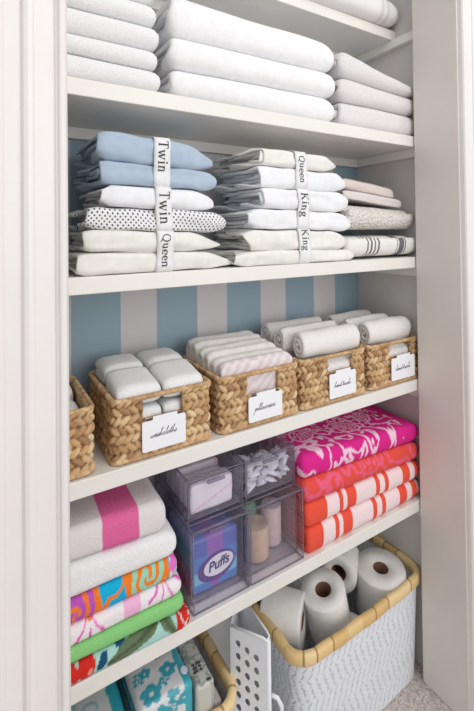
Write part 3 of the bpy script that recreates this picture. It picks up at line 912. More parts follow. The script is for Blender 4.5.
bt = [ (M['col'], -.745, (.5045, .5045), (.536, .533), c_floral, 'aqua beach towel with red flowers and olive leaves, lowest of the left pile', -.004),
       (M['col'], -.757, (.5367, .5337), (.560, .563), c_green, 'bright green edged beach towel just above the aqua floral one', .000),
       (M['col'], -.760, (.5607, .5637), (.592, .596), c_pinkflower, 'white beach towel with pink flower sprays, between the green and blue ones', .001),
       (M['col'], -.767, (.5927, .5967), (.630, .634), c_blueorange, 'turquoise beach towel with orange swirls under the plain white one', .002),
       (M['terry'], -.768, (.6307, .6347), (.686, .678), None, 'plain thick white beach towel under the pink striped one', .004),
       (M['col'], -.785, (.6867, .6787), (.742, .735), c_pinkstripe, 'grey-white beach towel with one wide pink stripe, on top of the left pile', .010)]
for mat, xr, zb, zt, cf, lab, y0 in bt:
    o = folded('beach_towel', mat, -1.07, xr, zb, zt, .215, FL_, n=1, y0=y0, colf=cf, step=.0026 if cf else .008, nx=130 if cf else 40, clamp=S4 + .0003,
               RR=(.022, 2.2, .4, .5), a=.012)
    tag(o, lab, 'towel', None)

# right stack
MG = srgb(222, 44, 142); WP = srgb(244, 206, 226)
def paisley(x, s, base, ink, band):
    y = s
    for cx, cy_, r, an in ((-.395, .105, .052, .5), (-.26, .085, .050, 2.2), (-.17, .12, .040, 1.1), (-.31, .185, .045, 3.6), (-.44, .175, .04, 5.), (-.2, .20, .035, .3)):
        dx, dy = x - cx, y - cy_; u = dx * math.cos(an) + dy * math.sin(an); v = -dx * math.sin(an) + dy * math.cos(an)
        v += .35 * u * u / r                                       # bend the drop
        wdt = r * .62 * max(.05, (1 - max(u, 0) / (r * 1.5)))
        if -r * .8 < u < r * 1.4:
            q = math.hypot(max(0, -u) / (r * .8), v / wdt) if u < 0 else abs(v) / wdt
            if q < 1.05:
                if q > .86: return ink
                if q > .74: return base
                if q > .52: return ink if math.sin(math.atan2(v, u + .001) * 9 + u * 160) > -.1 else base
                if q > .40: return base
                return ink if (q > .28 or q < .12) else base
    n1 = nz(x * 34, y * 34, 3.3); n2 = nz(x * 70, y * 70, 8.1)
    if abs(n1) < band or (n2 > .22 and n1 > .1): return ink
    return base
def c_magenta(x, s):
    if x > -.115 + .02 * math.sin(s * 20): return MG
    return paisley(x, s, MG, WP, .10)
CR = srgb(230, 84, 74)
def c_coral(x, s):
    return paisley(x, s * 1.3 + .06, CR, srgb(236, 100, 132), .10)
WS = srgb(244, 222, 224); ST = srgb(236, 88, 68)
def c_stripe(off):
    def f(x, s):
        for a, b in ((-.408, -.370), (-.364, -.335), (-.315, -.245), (-.230, -.212), (-.197, -.142), (-.114, -.093), (-.07, -.03)):
            a_, b_ = a + off, b + off
            if (a, b) == (-.364, -.335): a_, b_ = -.358 + off, -.346 + off
            if (a, b) == (-.230, -.212): pass
            if a_ < x < b_: return WS
        return ST
    return f
FR_ = field(.003, 8, 170.)
bt = [ (-.455, (.5045, .5045), (.562, .552), c_stripe(0), 'coral red beach towel with white stripes, lowest of the right pile', .004),
       (-.458, (.5627, .5527), (.616, .602), c_stripe(.012), 'coral red beach towel with white stripes, second from the bottom of the right pile', .003),
       (-.462, (.6167, .6027), (.668, .650), c_coral, 'coral beach towel with faint pink paisley under the magenta one', .002),
       (-.466, (.6687, .6507), (.722, .700), c_magenta, 'magenta beach towel with white paisley print on top of the right pile', .004)]
for x0, zb, zt, cf, lab, y0 in bt:
    o = folded('beach_towel', M['col'], x0, -.048, zb, zt, .225, FR_, n=2 if zb[0] < .6 else 1, y0=y0, colf=cf, step=.0026, nx=190, clamp=S4 + .0003,
               RR=(.05, 2.0, .5, .4), RLf=(.015, 2.2, .5, .5), a=.02, jit=.004)
    tag(o, lab, 'towel', None)

# ------------------------------------------------------------------ clear acrylic bins
def shell(mb, x0, x1, y0, y1, z0, z1, t, open_=()):
    if 'bottom' not in open_: mb.box(x0, x1, y0, y1, z0, z0 + t)
    if 'top' not in open_: mb.box(x0, x1, y0, y1, z1 - t, z1)
    if 'left' not in open_: mb.box(x0, x0 + t, y0, y1, z0 + t, z1 - t)
    if 'right' not in open_: mb.box(x1 - t, x1, y0, y1, z0 + t, z1 - t)
    if 'front' not in open_: mb.box(x0 + t, x1 - t, y0, y0 + t, z0 + t, z1 - t)
    if 'back' not in open_: mb.box(x0 + t, x1 - t, y1 - t, y1, z0 + t, z1 - t)

def edges(mb, x0, x1, y0, y1, z0, z1, r):
    for z in (z0, z1):
        mb.tube([(x0, y0, z), (x1, y0, z)], r, 6); mb.tube([(x0, y1, z), (x1, y1, z)], r, 6)
        mb.tube([(x0, y0, z), (x0, y1, z)], r, 6); mb.tube([(x1, y0, z), (x1, y1, z)], r, 6)
    for x in (x0, x1):
        for y in (y0, y1): mb.tube([(x, y, z0), (x, y, z1)], r, 6)

def bin_(x0, x1, y0, y1, z0, z1, label, dy, dz0, dz1):
    root = empty('storage_bin', ((x0 + x1) / 2, (y0 + y1) / 2, z0))
    ox, oy = (x0 + x1) / 2, (y0 + y1) / 2
    X0, X1, Y0, Y1, H = x0 - ox, x1 - ox, y0 - oy, y1 - oy, z1 - z0
    t = .0018
    m1 = MB(); shell(m1, X0, X1, Y0, Y1, 0, H, t, ('front',)); m1.obj('housing', M['acrylic'], root, smooth=False)
    m2 = MB(); edges(m2, X0 + .001, X1 - .001, Y0 + .001, Y1 - .001, .0012, H - .0012, .0016); m2.obj('housing_edge', M['acrylic_edge'], root)
    # pull-out drawer a little inside
    d0, d1, e0, e1, h0, h1 = X0 + .0045, X1 - .0045, Y0 + dy, Y1 - .006, dz0, H - dz1
    m3 = MB(); shell(m3, d0, d1, e0, e1, h0, h1, .0016, ('top',)); dr = m3.obj('drawer', M['acrylic'], root, smooth=False)
    m4 = MB(); edges(m4, d0, d1, e0, e1, h0, h1, .0014); m4.obj('drawer_edge', M['acrylic_edge'], dr)
    m5 = MB(); cx = (d0 + d1) / 2; zc = h1 - .004
    m5.box(cx - .02, cx + .02, e0 - .006, e0, zc - .006, zc); m5.obj('drawer_pull', M['acrylic_edge'], dr, smooth=False, bevel=.0015)
    tag(root, label, 'bin', 'clear bins standing two over two')
    return root
B4 = S4 + .0006
bin_(-.734, -.607, .010, .245, B4, .6535, 'large clear bin holding blue and purple tissue packs, lower left of four', .024, .004, .014)
bin_(-.604, -.464, .010, .245, B4, .6535, 'large clear bin holding wrapped bandage rolls, lower right of four', .024, .004, .014)
bin_(-.734, -.609, .034, .235, .6545, .741, 'small clear drawer bin of pale flat packets, upper left of four', .003, .010, .008)
bin_(-.602, -.470, .034, .235, .6545, .741, 'small clear drawer bin of crumpled sachets, upper right of four', .003, .010, .008)

# tissue packs
def soft_box(name, b, mat, colf, parent=None, puff=.004, res=.0025, rnd_=.008, smooth=True, seed=0., flat=None):
    """puffed wrapper: each face a grid, blown out at the middle, rounded at the edges. colf(face, u, v, x, y, z)"""
    x0, x1, y0, y1, z0, z1 = b; cx, cy, cz = (x0 + x1) / 2, (y0 + y1) / 2, (z0 + z1) / 2
    h = ((x1 - x0) / 2, (y1 - y0) / 2, (z1 - z0) / 2)
    mb = MB()
    for ax in range(3):
        a1, a2 = (ax + 1) % 3, (ax + 2) % 3
        n1 = max(6, int(2 * h[a1] / res)); n2 = max(6, int(2 * h[a2] / res))
        for sg in (-1, 1):
            vs = []; cs = []; fs = []
            for i in range(n1 + 1):
                for j in range(n2 + 1):
                    p = [0, 0, 0]; p[ax] = sg * h[ax]; p[a1] = -h[a1] + 2 * h[a1] * i / n1; p[a2] = -h[a2] + 2 * h[a2] * j / n2
                    q = [max(-h[k] + rnd_, min(h[k] - rnd_, p[k])) for k in range(3)]
                    d = Vector([p[k] - q[k] for k in range(3)])
                    if d.length > 1e-9: d = d.normalized() * rnd_
                    w = [q[k] + d[k] for k in range(3)]
                    f = (1 - (p[a1] / h[a1]) ** 2) * (1 - (p[a2] / h[a2]) ** 2)
                    w[ax] += sg * puff * f
                    nn = noise.noise_vector(Vector((w[0] * 45 + seed, w[1] * 45, w[2] * 45))) * .0012
                    W_ = (cx + w[0] + nn.x, cy + w[1] + nn.y, cz + w[2] + nn.z)
                    vs.append(W_); cs.append(colf(ax, sg, *W_) if colf else (1, 1, 1))
            for i in range(n1):
                for j in range(n2):
                    a = i * (n2 + 1) + j; c = (a, a + n2 + 1, a + n2 + 2, a + 1)
                    fs.append(c if sg > 0 else tuple(reversed(c)))
            mb.add(vs, fs, None, cs)
    bm = bmesh.new(); me = bpy.data.meshes.new(name)
    o = mb.obj(name, mat, parent, colr=colf is not None)
    bm.from_mesh(o.data); bmesh.ops.remove_doubles(bm, verts=bm.verts, dist=.00008); bm.to_mesh(o.data); bm.free()
    bpy.data.meshes.remove(me)
    return o

def c_puffs(ax, sg, x, y, z):
    u = (x + .672) / .05; v = (z - .555) / .045
    PU = srgb(150, 96, 190); BL = srgb(76, 132, 212); LB = srgb(130, 204, 240)
    if ax == 0: return BL if v > -.2 else PU
    r = math.hypot(u * .9, v * .7)
    if abs(u) < .26 + .1 * v: return PU
    if -.5 < v < .15 - .2 * abs(u): return LB
    return BL if v < .65 else srgb(84, 104, 190)
py = [.043, .091, .139, .187]
pl = ['foremost, with oval emblem', 'second from the front', 'third from the front', 'rearmost']
def c_white(ax, sg, x, y, z): return srgb(240, 236, 242)
for i, y in enumerate(py):
    root = empty('tissue_pack', (-.6705, y + .022, B4 + .0068))
    o = soft_box('wrapper', (-.7235, -.6175, y, y + .042, B4 + .0078, .617 - .004 * (i % 2)), M['print'], c_puffs, root, puff=.002, res=.0035 if i == 0 else .006, seed=i)
    o.location = -root.location
    if i == 0:
        # oval emblem and its word, lying on the wrapper
        def oval(cx, cz, a, b, tilt, y, name, mat, par):
            n = 40; vs = [(cx, y, cz)] + [(cx + a * math.cos(t) * math.cos(tilt) - b * math.sin(t) * math.sin(tilt), y, cz + a * math.cos(t) * math.sin(tilt) + b * math.sin(t) * math.cos(tilt)) for t in [2 * math.pi * k / n for k in range(n)]]
            ring = [(v[0], v[1] + .0006, v[2]) for v in vs[1:]]
            fs = [(0, k + 1, (k + 1) % n + 1) for k in range(n)] + [(k + 1, n + 1 + k, n + 1 + (k + 1) % n, (k + 1) % n + 1) for k in range(n)]
            return mesh_obj(name, vs + ring, fs, mat, par, False)
        MP = new_mat('emblem_purple', .4, srgb(92, 48, 140))[0]; MW = new_mat('emblem_white', .4, srgb(238, 236, 246))[0]; MN = new_mat('emblem_navy', .4, srgb(44, 40, 118))[0]
        e0 = oval(-.6690, .5555, .0420, .0265, .10, y - .0030, 'emblem', MP, root); e0['label'] = 'purple oval emblem with a dark blue word on white'
        e1 = oval(-.6650, .5580, .0340, .0190, .10, y - .0038, 'emblem_field', MW, e0)
        for o2 in (e0,): o2.location = -root.location
        def text_mesh(body, size, shear, offset, mat, par, loc, rot, name='lettering'):
            cu = bpy.data.curves.new(name, 'FONT'); cu.body = body; cu.size = size; cu.shear = shear; cu.offset = offset; cu.align_x = 'CENTER'; cu.align_y = 'CENTER'; cu.extrude = .0002
            to = bpy.data.objects.new(name, cu); col.objects.link(to)
            bpy.context.view_layer.update()
            me = bpy.data.meshes.new_from_object(to.evaluated_get(bpy.context.evaluated_depsgraph_get()))
            col.objects.unlink(to); bpy.data.objects.remove(to)
            me.transform(Matrix.Translation(loc) @ Matrix.Rotation(rot, 4, 'Y') @ Matrix.Rotation(R(90), 4, 'X'))
            me.materials.clear(); me.materials.append(mat)
            ob = bpy.data.objects.new(name, me); col.objects.link(ob); ob.parent = par; return ob
        text_mesh('Puffs', .0255, .25, .0006, MN, e0, (-.6660, y - .0042, .5590), R(-6))
    tag(root, 'blue and purple tissue pack in the lower left clear bin, ' + pl[i], 'tissue pack', 'tissue packs in the clear bin')

# flat packets in the upper left bin
for i in range(6):
    y = .045 + .026 * i; tl = .02 * math.sin(i * 2.1)
    def c_pk(ax, sg, x, y_, z, i=i):
        return srgb(236, 196, 212) if abs((z - .690) - (x + .67) * (.35 + .1 * i)) < .0018 else srgb(240, 236, 244)
    o = soft_box('paper_packet', (-.724, -.628 + .004 * (i % 2), y, y + .020, .6675, .722 - .004 * (i % 3)), M['print'], c_pk, puff=.0012, res=.003 if i == 0 else .007, rnd_=.005, seed=i * 3.)
    tag(o, 'pale flat packet standing in the upper left clear bin, ' + ['foremost', 'second from the front', 'third from the front', 'fourth from the front', 'fifth from the front', 'rearmost'][i], 'packet', 'flat packets in the upper left bin')
# crumpled sachets in the upper right bin
M['sachet'] = fabric('sachet_film', srgb(238, 236, 243), srgb(206, 206, 218)); 
def sachet(i, loc, rot, s):
    mb = MB(); n1, n2 = 12, 7; vs = []; fs = []
    for side in (1, -1):
        for a in range(n1 + 1):
            for b in range(n2 + 1):
                u, v = a / n1 * 2 - 1, b / n2 * 2 - 1
                pin = .35 + .65 * (1 - abs(u) ** 3) if abs(u) < .75 else .35 + .4 * (abs(u) - .6)
                h = side * .0048 * max(0, 1 - (u / .8) ** 2) ** .5 * max(0, 1 - v * v) ** .5
                q = Vector((u * .019 * s, v * .0085 * s * pin, h * s))
                q += noise.noise_vector(q * 260 + Vector((i, 0, 0))) * .0016
                vs.append(q)
    N = (n1 + 1) * (n2 + 1)
    for sd in (0, 1):
        for a in range(n1):
            for b in range(n2):
                k = sd * N + a * (n2 + 1) + b; f = (k, k + n2 + 1, k + n2 + 2, k + 1); fs.append(f if sd == 0 else tuple(reversed(f)))
    mat4 = Matrix.Translation(loc) @ rot.to_matrix().to_4x4()
    o = mesh_obj('sachet', vs, fs, M['sachet']); o.matrix_world = mat4
    tag(o, 'small crumpled whitish sachet in the heap inside the upper right clear bin', 'sachet', 'crumpled sachets in the upper right bin')
from mathutils import Euler
k = 0
for L_ in range(7):
    for r_ in range(2):
        for c_ in range(4):
            x = -.582 + .0290 * c_ + (.008 if L_ % 2 else 0) + rnd.uniform(-.005, .005); y = .056 + .026 * r_ + rnd.uniform(-.005, .005); z = .6745 + .0078 * L_
            if x > -.488: x = -.488
            sachet(k, Vector((x, y, z)), Euler((rnd.uniform(-1.1, 1.1), rnd.uniform(-.6, .6), rnd.uniform(-1.3, 1.3))), 1.0); k += 1

# bandage rolls in the lower right bin
def lathe(prof, n=32, wob=0., seed=0.):
    vs = []; fs = []; m = len(prof)
    for k in range(n):
        a = 2 * math.pi * k / n
        for r, z in prof:
            rr = r * (1 + wob * noise.noise(Vector((math.cos(a) * 2 + seed, math.sin(a) * 2, z * 40))))
            vs.append((rr * math.cos(a), rr * math.sin(a), z))
    for k in range(n):
        j = (k + 1) % n
        for i in range(m - 1): fs.append((k * m + i, j * m + i, j * m + i + 1, k * m + i + 1))
    return vs, fs
def roll_thing(name, mat, loc, r, h, label, cat, coil, lean=0.):
    prof = [(.0005, 0), (r * .92, 0), (r, h * .06), (r * 1.0, h * .94), (r * .93, h)]
    q = r * .93
    while q > .004: prof += [(q - .0006, h - .0011), (q - .0022, h - .0011), (q - .0028, h)]; q -= .0028
    prof += [(.0005, h)]
    vs, fs = lathe(prof, 36, .02, r * 100)
    o = mesh_obj(name, vs, fs, mat); o.location = loc; o.rotation_euler = (0, lean, 0)
    return tag(o, label, cat)
roll_thing('bandage_roll', M['wood'], (-.552, .078, B4 + .0062), .0285, .072, 'tan rolled elastic bandage in the lower right clear bin, in front', 'bandage roll', True)
roll_thing('bandage_roll', M['pinkroll'], (-.498, .098, B4 + .0062), .0235, .088, 'taller pinkish-white bandage roll behind and right of the tan one', 'bandage roll', True)
o = soft_box('small_pouch', (-.566, -.528, .112, .130, B4 + .0062, .600), M['green_leaf'], None, puff=.003, res=.005)
tag(o, 'green pouch standing behind the tan bandage roll in the clear bin', 'pouch')

# ------------------------------------------------------------------ big baskets on the floor
RW, SWB = .0125, .020
def ww_cell(s, z, L):
    ns = round(L / SWB); w = L / ns
    r = math.floor(z / RW); v = z / RW - r
    q = s / w + (r % 4) * .25 * (1 if (r // 4) % 2 else -1) + v * .5 * (1 if (r // 4) % 2 else -1)
    return r, math.floor(q) % ns, v, q - math.floor(q)
def ww_h(s, z, L):
    r, c, v, f = ww_cell(s, z, L)
    return .0007 * math.sin(math.pi * v) ** .5 + (-.0022 if (f < .16 and .12 < v < .9) else 0)
def ww_c(s, z, L):
    r, c, v, f = ww_cell(s, z, L)
    b = srgb(232, 236, 242); k = .97 + .03 * hsh(r, c)
    if f < .16 and .12 < v < .9: return srgb(176, 180, 190)
    return tuple(q * k for q in b)
def bamboo_c(acc, k, seg_l):
    b = [srgb(232, 200, 142), srgb(222, 186, 126), srgb(238, 210, 158)][int(hsh(math.floor(acc / seg_l), 4) * 2.99)]
    f = acc / seg_l - math.floor(acc / seg_l)
    if f < .045: return srgb(150, 104, 62)
    return b
def floor_basket(x0, x1, y0, y1, zb, zt, label, rot=0.):
    cx, cy = (x0 + x1) / 2, (y0 + y1) / 2
    root = empty('storage_basket', (cx, cy, zb)); root.rotation_euler = (0, 0, rot)
    path = rrect(x0 - cx, x1 - cx, y0 - cy, y1 - cy, .045, .0034, .006)
    mb = woven_wall(path, .0005, zt - zb - .012, ww_h, ww_c, .006, .0032, None, .055)
    mb.obj('basket_body', M['whiteweave'], root, colr=True)
    rb = MB(); vs = []; cs = []; fs = []; n = len(path); acc = 0
    Hh = zt - zb
    prof = [(.0055, -.026), (.0085, -.022), (.009, -.006), (.006, 0), (-.004, .001), (-.008, -.002), (-.0095, -.008), (-.0095, -.022), (-.006, -.026)]
    m_ = len(prof)
    for i in range(n):
        a, b = path[i - 1], path[(i + 1) % n]; t = Vector((b[0] - a[0], b[1] - a[1])).normalized(); nn = Vector((t.y, -t.x))
        if i: acc += math.dist(path[i], path[i - 1])
        f = acc / .047 - math.floor(acc / .047); dd = -.0012 if f < .05 else .0006 * math.sin(math.pi * f)
        for o_, z_ in prof:
            d = o_ + (dd if o_ > 0 else -dd)
            vs.append((path[i][0] + nn.x * d, path[i][1] + nn.y * d, Hh + z_ + .0012 * math.sin(acc * 60)))
            cs.append(bamboo_c(acc, 0, .047))
    for i in range(n):
        j = (i + 1) % n
        for k in range(m_): fs.append((i * m_ + k, j * m_ + k, j * m_ + (k + 1) % m_, i * m_ + (k + 1) % m_))
    rb.add(vs, fs, None, cs); rb.obj('rim', M['bamboo'], root, colr=True)['label'] = 'pale split-bamboo rim'
    tag(root, label, 'basket', 'white woven baskets with bamboo rims on the floor')
    return root
floor_basket(-.486, -.046, .006, .252, FL + .001, .311, 'white woven basket with bamboo rim full of toilet rolls, on the floor at right', R(1.6))
floor_basket(-1.085, -.622, .018, .256, FL + .001, .305, 'white woven basket with bamboo rim holding floral packs, on the floor at left')

# paper rolls
def paper_roll(loc, rot, r, h, label, n_wob=.015):
    root = empty('toilet_roll', loc); root.rotation_euler = rot
    c = .0205
    prof = [(c, .001), (r * .985, 0), (r, .004), (r, h - .004), (r * .985, h), (c + .001, h - .0006), (c, h - .004), (c, .001)]
    vs, fs = lathe(prof, 48, n_wob, loc[0] * 50)
    mesh_obj('paper', vs, fs, M['paper'], root)
    vs, fs = lathe([(c - .0002, .002), (c - .0002, h - .003), (c - .0018, h - .003), (c - .0018, .002), (c - .0002, .002)], 32)
    mesh_obj('core', vs, fs, M['core'], root)['label'] = 'brown cardboard core'
    tag(root, label, 'toilet roll', 'toilet rolls in the right floor basket')
    return root
def roll_facing(face, axis, r, h, label):
    a = Vector(axis).normalized(); loc = Vector(face) - a * h
    return paper_roll(tuple(loc), a.to_track_quat('Z', 'Y').to_euler(), r, h, label)
roll_facing((-.137, .088, .322), (-.08, -.08, 1), .066, .130, 'upright white toilet roll nearest the right wall, core facing up')
roll_facing((-.334, .103, .341), (-.26, -.06, 1), .056, .125, 'upright white toilet roll in the middle, standing highest in the basket')
roll_facing((-.392, .118, .280), (.62, -.78, .02), .058, .100, 'white toilet roll lying at the left of the basket, core facing right')
roll_facing((-.240, .160, .302), (-.80, -.55, .12), .050, .090, 'white toilet roll lying behind the upright ones, under the shelf')
roll_facing((-.265, .088, .215), (-.3, .05, 1), .050, .10, 'white toilet roll sunk low between the two upright ones')
roll_facing((-.362, .074, .190), (.3, .2, 1), .044, .10, 'white toilet roll sunk low in the front left corner of the basket')

# packs in the left floor basket
TEAL = srgb(56, 160, 178); GRY = srgb(214, 216, 218)
def flower(x, y, cx, cy, r, ph=0):
    dx, dy = x - cx, y - cy; d = math.hypot(dx, dy); a = math.atan2(dy, dx) + ph
    if d < r * .2: return 2
    return 1 if d < r * (.72 + .28 * abs(math.cos(a * 2.5))) else 0
def leafy(x, y, cx, cy, an, L_):
    dx, dy = x - cx, y - cy; u = dx * math.cos(an) + dy * math.sin(an); v = -dx * math.sin(an) + dy * math.cos(an)
    if not 0 < u < L_: return False
    if abs(v) < .0012: return True
    f = (u / (L_ / 3)) % 1
    return abs(abs(v) - .006) < .0045 * math.sin(math.pi * f)
def c_flowerpack(ax, sg, x, y, z):
    t = y if ax == 2 else (y0_p - (z1_p - z))
    if x > -.752: return srgb(60, 168, 184)
    if ax == 1: t = .012 - (z1_p - z)
    for cx, cy, r in ((-.812, .052, .021), (-.776, .026, .015), (-.770, .082, .018), (-.812, .098, .012), (-.80, -.004, .02), (-.845, .02, .016), (-.755, .005, .012), (-.80, .135, .02), (-.83, .18, .02)):
        q = flower(x, t, cx, cy, r, cx * 90)
        if q: return TEAL if q == 1 else GRY
    for cx, cy, an in ((-.828, .082, 1.3), (-.79, .055, .9), (-.79, .008, -.4), (-.775, .115, 1.9)):
        if leafy(x, t, cx, cy, an, .026): return TEAL
    return GRY
y0_p, z1_p = .03, .36
root = empty('paper_pack', (-.79, .12, .07))
o = soft_box('wrapper', (-.842, -.735, .030, .232, .066, .372), M['print'], c_flowerpack, root, puff=.004, res=.0027, rnd_=.012, seed=5.); o.location = -root.location
n = 24; zz = .3765; sealv = [(-.7445, .058, zz)] + [(-.7445 + .0065 * math.cos(2 * math.pi * k / n), .058 + .009 * math.sin(2 * math.pi * k / n), zz) for k in range(n)]
# small oval seal lying on the band
o = mesh_obj('seal', sealv, [(0, k + 1, (k + 1) % n + 1) for k in range(n)], new_mat('seal_white', .4, srgb(225, 230, 245))[0], root, False)
o.modifiers.new('t', 'SOLIDIFY').thickness = .0015; o.modifiers['t'].offset = -1
o.location = -root.location; o['label'] = 'small pale oval seal'
root.location.x += .018
tag(root, 'grey pack printed with teal flowers and a teal band, in the left floor basket', 'pack')
def c_leftpack(ax, sg, x, y, z):
    if x > -.872: return srgb(40, 160, 178)
    for cx, cy, r in ((-.905, .10, .018), (-.90, .05, .014), (-.94, .12, .016), (-.93, .07, .014)):
        d = math.hypot(x - cx, y - cy)
        if abs(d - r * .7) < .003: return srgb(150, 190, 190)
    return srgb(206, 212, 212)
o = soft_box('paper_pack', (-.960, -.848, .030, .232, .066, .362), M['print'], c_leftpack, puff=.004, res=.003, rnd_=.012, seed=9.)
o.location.x = .010
tag(o, 'pale grey pack with a plain teal edge band, left of the teal-flowered pack', 'pack')
def c_darkpack(ax, sg, x, y, z):
    for cx, cy, an in ((-.712, .06, 1.5), (-.704, .015, 1.2)):
        if leafy(x, y, cx, cy, an, .026) and ax == 2: return srgb(52, 56, 58)
    n1 = nz(x * 60, y * 60, 1.)
    return srgb(150, 154, 150) if abs(n1) < .12 else srgb(196, 196, 190)
o = soft_box('paper_pack', (-.730, -.690, .030, .225, .066, .352), M['print'], c_darkpack, puff=.002, res=.0022, rnd_=.008, seed=12.)
o.location.x = .018
tag(o, 'narrow grey pack with dark leaf print, right of the teal-flowered pack', 'pack')
def c_box(ax, sg, x, y, z): return srgb(214, 208, 202)
o = soft_box('paper_pack', (-.669, -.648, .045, .215, .066, .290), M['print'], c_box, puff=.001, res=.006, rnd_=.006)
tag(o, 'plain low pale pack beside the bamboo rim, right of the leaf-printed pack', 'pack')

# ------------------------------------------------------------------ perforated white caddy between the floor baskets
def perforated(mb, A, B, z0, z1, cols_, rows, pc, pr, r, zfirst, drop, sfirst):
    """upright plate from plan point A to B with round holes"""
    A = Vector(A); B = Vector(B); L = (B - A).length; d = (B - A) / L
    P = lambda s, z: (A.x + d.x * s, A.y + d.y * s, z)
    n = 16; vs = []; fs = []; cellw = pc; cellh = pr
    s0 = sfirst - pc / 2
    ss = [0, s0] + [s0 + pc * (i + 1) for i in range(cols_)] + [L]
    def quad(a, b, c, e): o = len(vs); vs.extend([a, b, c, e]); fs.append((o, o + 1, o + 2, o + 3))
    quad(P(0, z0), P(s0, z0), P(s0, z1), P(0, z1)); quad(P(ss[-2], z0), P(L, z0), P(L, z1), P(ss[-2], z1))
    for ci in range(cols_):
        sa, sb = ss[1 + ci], ss[2 + ci]; sc = (sa + sb) / 2; zt = zfirst - drop * ci + cellh / 2
        quad(P(sa, zt), P(sb, zt), P(sb, z1), P(sa, z1)); zbm = zt - rows * cellh
        quad(P(sa, z0), P(sb, z0), P(sb, zbm), P(sa, zbm))
        for ri in range(rows):
            zc = zt - cellh * (ri + .5); o = len(vs)
            for k in range(n):
                a = 2 * math.pi * (k + .5) / n; cx_, cz_ = math.cos(a), math.sin(a)
                q = max(abs(cx_) / (pc / 2), abs(cz_) / (cellh / 2)); vs.append(P(sc + cx_ / q, zc + cz_ / q))
            for k in range(n):
                a = 2 * math.pi * (k + .5) / n; vs.append(P(sc + r * math.cos(a), zc + r * 1.12 * math.sin(a)))
            for k in range(n):
                j = (k + 1) % n; fs.append((o + k, o + j, o + n + j, o + n + k))
            for qa, (gx, gz) in enumerate(((1, 1), (-1, 1), (-1, -1), (1, -1))):    # corner slivers
                k1 = [1, 5, 9, 13][qa]; o2 = len(vs); vs.append(P(sc + gx * pc / 2, zc + gz * cellh / 2)); fs.append((o + k1, o2, o + (k1 + 1) % n))
    mb.add(vs, fs)
root = empty('plastic_caddy', (-.60, .09, FL))
pA, pB, pC, pD = (-.618, .066), (-.572, -.010), (-.5625, -.004), (-.562, .135)
zt_ = .402
mb = MB(); perforated(mb, pA, pB, FL + .012, zt_, 3, 12, .0225, .0248, .0066, zt_ - .030, .0068, .019)
o = mb.obj('perforated_panel', M['plastic'], root, smooth=False); o.location = -root.location
md = o.modifiers.new('thick', 'SOLIDIFY'); md.thickness = .0028; md.offset = 0
mb = MB()
def vplate(mb, A, B, z0, z1a, z1b, t=.0028):
    A = Vector(A); B = Vector(B); d = (B - A).normalized(); nn = Vector((d.y, -d.x)) * t / 2
    v = []
    for q in (nn, -nn):
        v += [(A.x + q.x, A.y + q.y, z0), (B.x + q.x, B.y + q.y, z0), (B.x + q.x, B.y + q.y, z1b), (A.x + q.x, A.y + q.y, z1a)]
    mb.add(v, [(0, 1, 2, 3), (7, 6, 5, 4), (0, 4, 5, 1), (1, 5, 6, 2), (2, 6, 7, 3), (3, 7, 4, 0)])
vplate(mb, pC, pD, FL + .001, zt_ - .002, zt_ + .004)
vplate(mb, pD, pA, FL + .001, zt_ + .004, zt_)
vplate(mb, pB, pC, FL + .001, zt_ - .001, zt_ - .002)
o = mb.obj('side_panel', M['plastic'], root, smooth=False, bevel=.0008); o.location = -root.location
mb = MB(); ring = [pA, pB, pC, pD]
mb.add([(x, y, FL + .001) for x, y in ring] + [(x, y, FL + .006) for x, y in ring], [(0, 3, 2, 1), (4, 5, 6, 7), (0, 1, 5, 4), (1, 2, 6, 5), (2, 3, 7, 6), (3, 0, 4, 7)])
o = mb.obj('base', M['plastic'], root, smooth=False); o.location = -root.location
# rolled lip along the top and the corner post
mb = MB(); mb.tube([(pA[0], pA[1], zt_), (pB[0] - .004, pB[1] + .006, zt_), (pB[0], pB[1] - .001, zt_ - .004), (pC[0], pC[1] - .001, zt_ - .003), (pC[0] + .0005, pC[1] + .01, zt_), (pD[0], pD[1], zt_ + .004)], .0026, 8)
mb.tube([(-.5675, -.010, zt_ - .004), (-.5675, -.010, FL + .01)], .0052, 10)
o = mb.obj('lip', M['plastic'], root); o.location = -root.location
mb = MB(); hp = [(-.562, -.012, .292), (-.553, -.020, .288), (-.546, -.025, .272), (-.545, -.026, .235), (-.547, -.025, .20), (-.554, -.018, .186), (-.562, -.012, .182)]
mb.tube(hp, .0042, 10); o = mb.obj('handle', M['plastic'], root); o.location = -root.location
tag(root, 'white plastic caddy with rows of round holes, wedged between the two floor baskets', 'caddy')

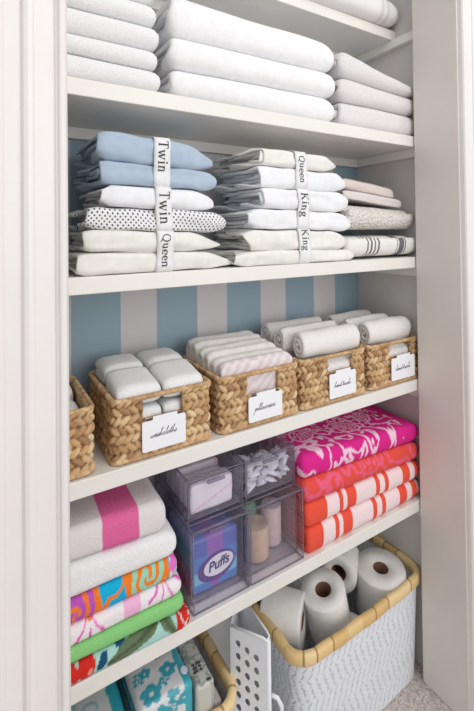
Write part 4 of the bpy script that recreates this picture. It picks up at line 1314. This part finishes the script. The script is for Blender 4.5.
# ------------------------------------------------------------------ set every thing down on its shelf
# survey of each level: (height it was drawn at, height of the shelf, x scale, x shift, height scale)
LEVELS = [(.0512, NFL, 1.0283, .0023, 1.0745), (S4, N4, 1.0124, .0010, 1.0415), (S3, N3, 1.0026, .0002, 1.0214),
          (S2, N2, .9893, -.0009, .9945), (S1, N1, .9780, -.0018, .9720), (S0, N0, .9576, -.0152, .9600)]
YS = .8749
def settle(o):
    z = o.location.z + (min(v.co.z for v in o.data.vertices) if o.type == 'MESH' and o.rotation_euler.x == 0 and o.location.z == 0 else 0)
    lv = max((l for l in LEVELS if l[0] <= z + .03), key=lambda l: l[0])
    zo, zn, ax, bx, az = lv
    if o.get('category') in ('toilet roll', 'sachet', 'bandage roll'):
        l = o.location; o.location = (ax * l.x + bx, YS * l.y, zn + az * (l.z - zo)); return
    S = Matrix.Diagonal((ax, YS, az, 1))
    l = o.location.copy()
    if o.type == 'MESH':
        o.data.transform(Matrix.Translation((bx - 0, 0, zn - az * zo)) @ S @ Matrix.Translation(l)); o.location = (0, 0, 0)
    else:
        o.location = (ax * l.x + bx, YS * l.y, zn + az * (l.z - zo))
    def down(c):
        c.location = (ax * c.location.x, YS * c.location.y, az * c.location.z)
        c.data.transform(S)
        for g in c.children: down(g)
    for c in o.children: down(c)
for o in list(col.objects):
    if o.parent is None and o.get('category') and o['category'] != 'shelf': settle(o)

# ------------------------------------------------------------------ light
w = bpy.data.worlds.new('World'); bpy.context.scene.world = w; w.use_nodes = True
bg = w.node_tree.nodes['Background']; bg.inputs[0].default_value = (.97, .98, 1.0, 1); bg.inputs[1].default_value = .74
def area(name, loc, target, size, power, color=(1, 1, 1)):
    l = bpy.data.lights.new(name, 'AREA'); l.energy = power; l.shape = 'RECTANGLE'; l.size, l.size_y = size; l.color = color
    o = bpy.data.objects.new(name, l); col.objects.link(o); o.location = loc
    o.rotation_euler = (Vector(target) - Vector(loc)).to_track_quat('-Z', 'Y').to_euler(); return o
area('added_front_fill', (.1, -2.5, 1.6), (-.5, .2, .9), (1.6, 1.6), 24, (1, .985, .96))  # added fill lamp in front of the closet, stands for no known window
area('added_overhead_fill', (-.5, -1.2, 2.55), (-.5, -.2, .6), (.8, .8), 9, (1, .97, .93))  # second added fill from above, no actual ceiling fixture

# ------------------------------------------------------------------ camera
cam = bpy.data.cameras.new('camera'); co = bpy.data.objects.new('camera', cam); col.objects.link(co)
bpy.context.scene.camera = co
cam.sensor_width = 36; cam.sensor_fit = 'AUTO'; cam.lens = 421.46 * 36 / 711; cam.shift_y = -127.382 / 711; cam.clip_start = .02
yaw, pit, rol = R(31.4034), R(.7688), R(-.6515)
fw = Vector((math.sin(yaw) * math.cos(pit), math.cos(yaw) * math.cos(pit), math.sin(pit)))
rt = Vector((math.cos(yaw), -math.sin(yaw), 0)); up = rt.cross(fw)
R_ = rt * math.cos(rol) + up * math.sin(rol); U_ = up * math.cos(rol) - rt * math.sin(rol)
mt = Matrix(((R_.x, U_.x, -fw.x, -1.0888), (R_.y, U_.y, -fw.y, -.7342), (R_.z, U_.z, -fw.z, 1.223), (0, 0, 0, 1)))
co.matrix_world = mt

sc = bpy.context.scene
sc.view_settings.view_transform = 'Standard'; sc.view_settings.look = 'None'; sc.view_settings.gamma = 1; sc.view_settings.use_curve_mapping = False
sc.view_settings.exposure = -0.06
sc.cycles.max_bounces = 10; sc.cycles.transparent_max_bounces = 24; sc.cycles.diffuse_bounces = 5
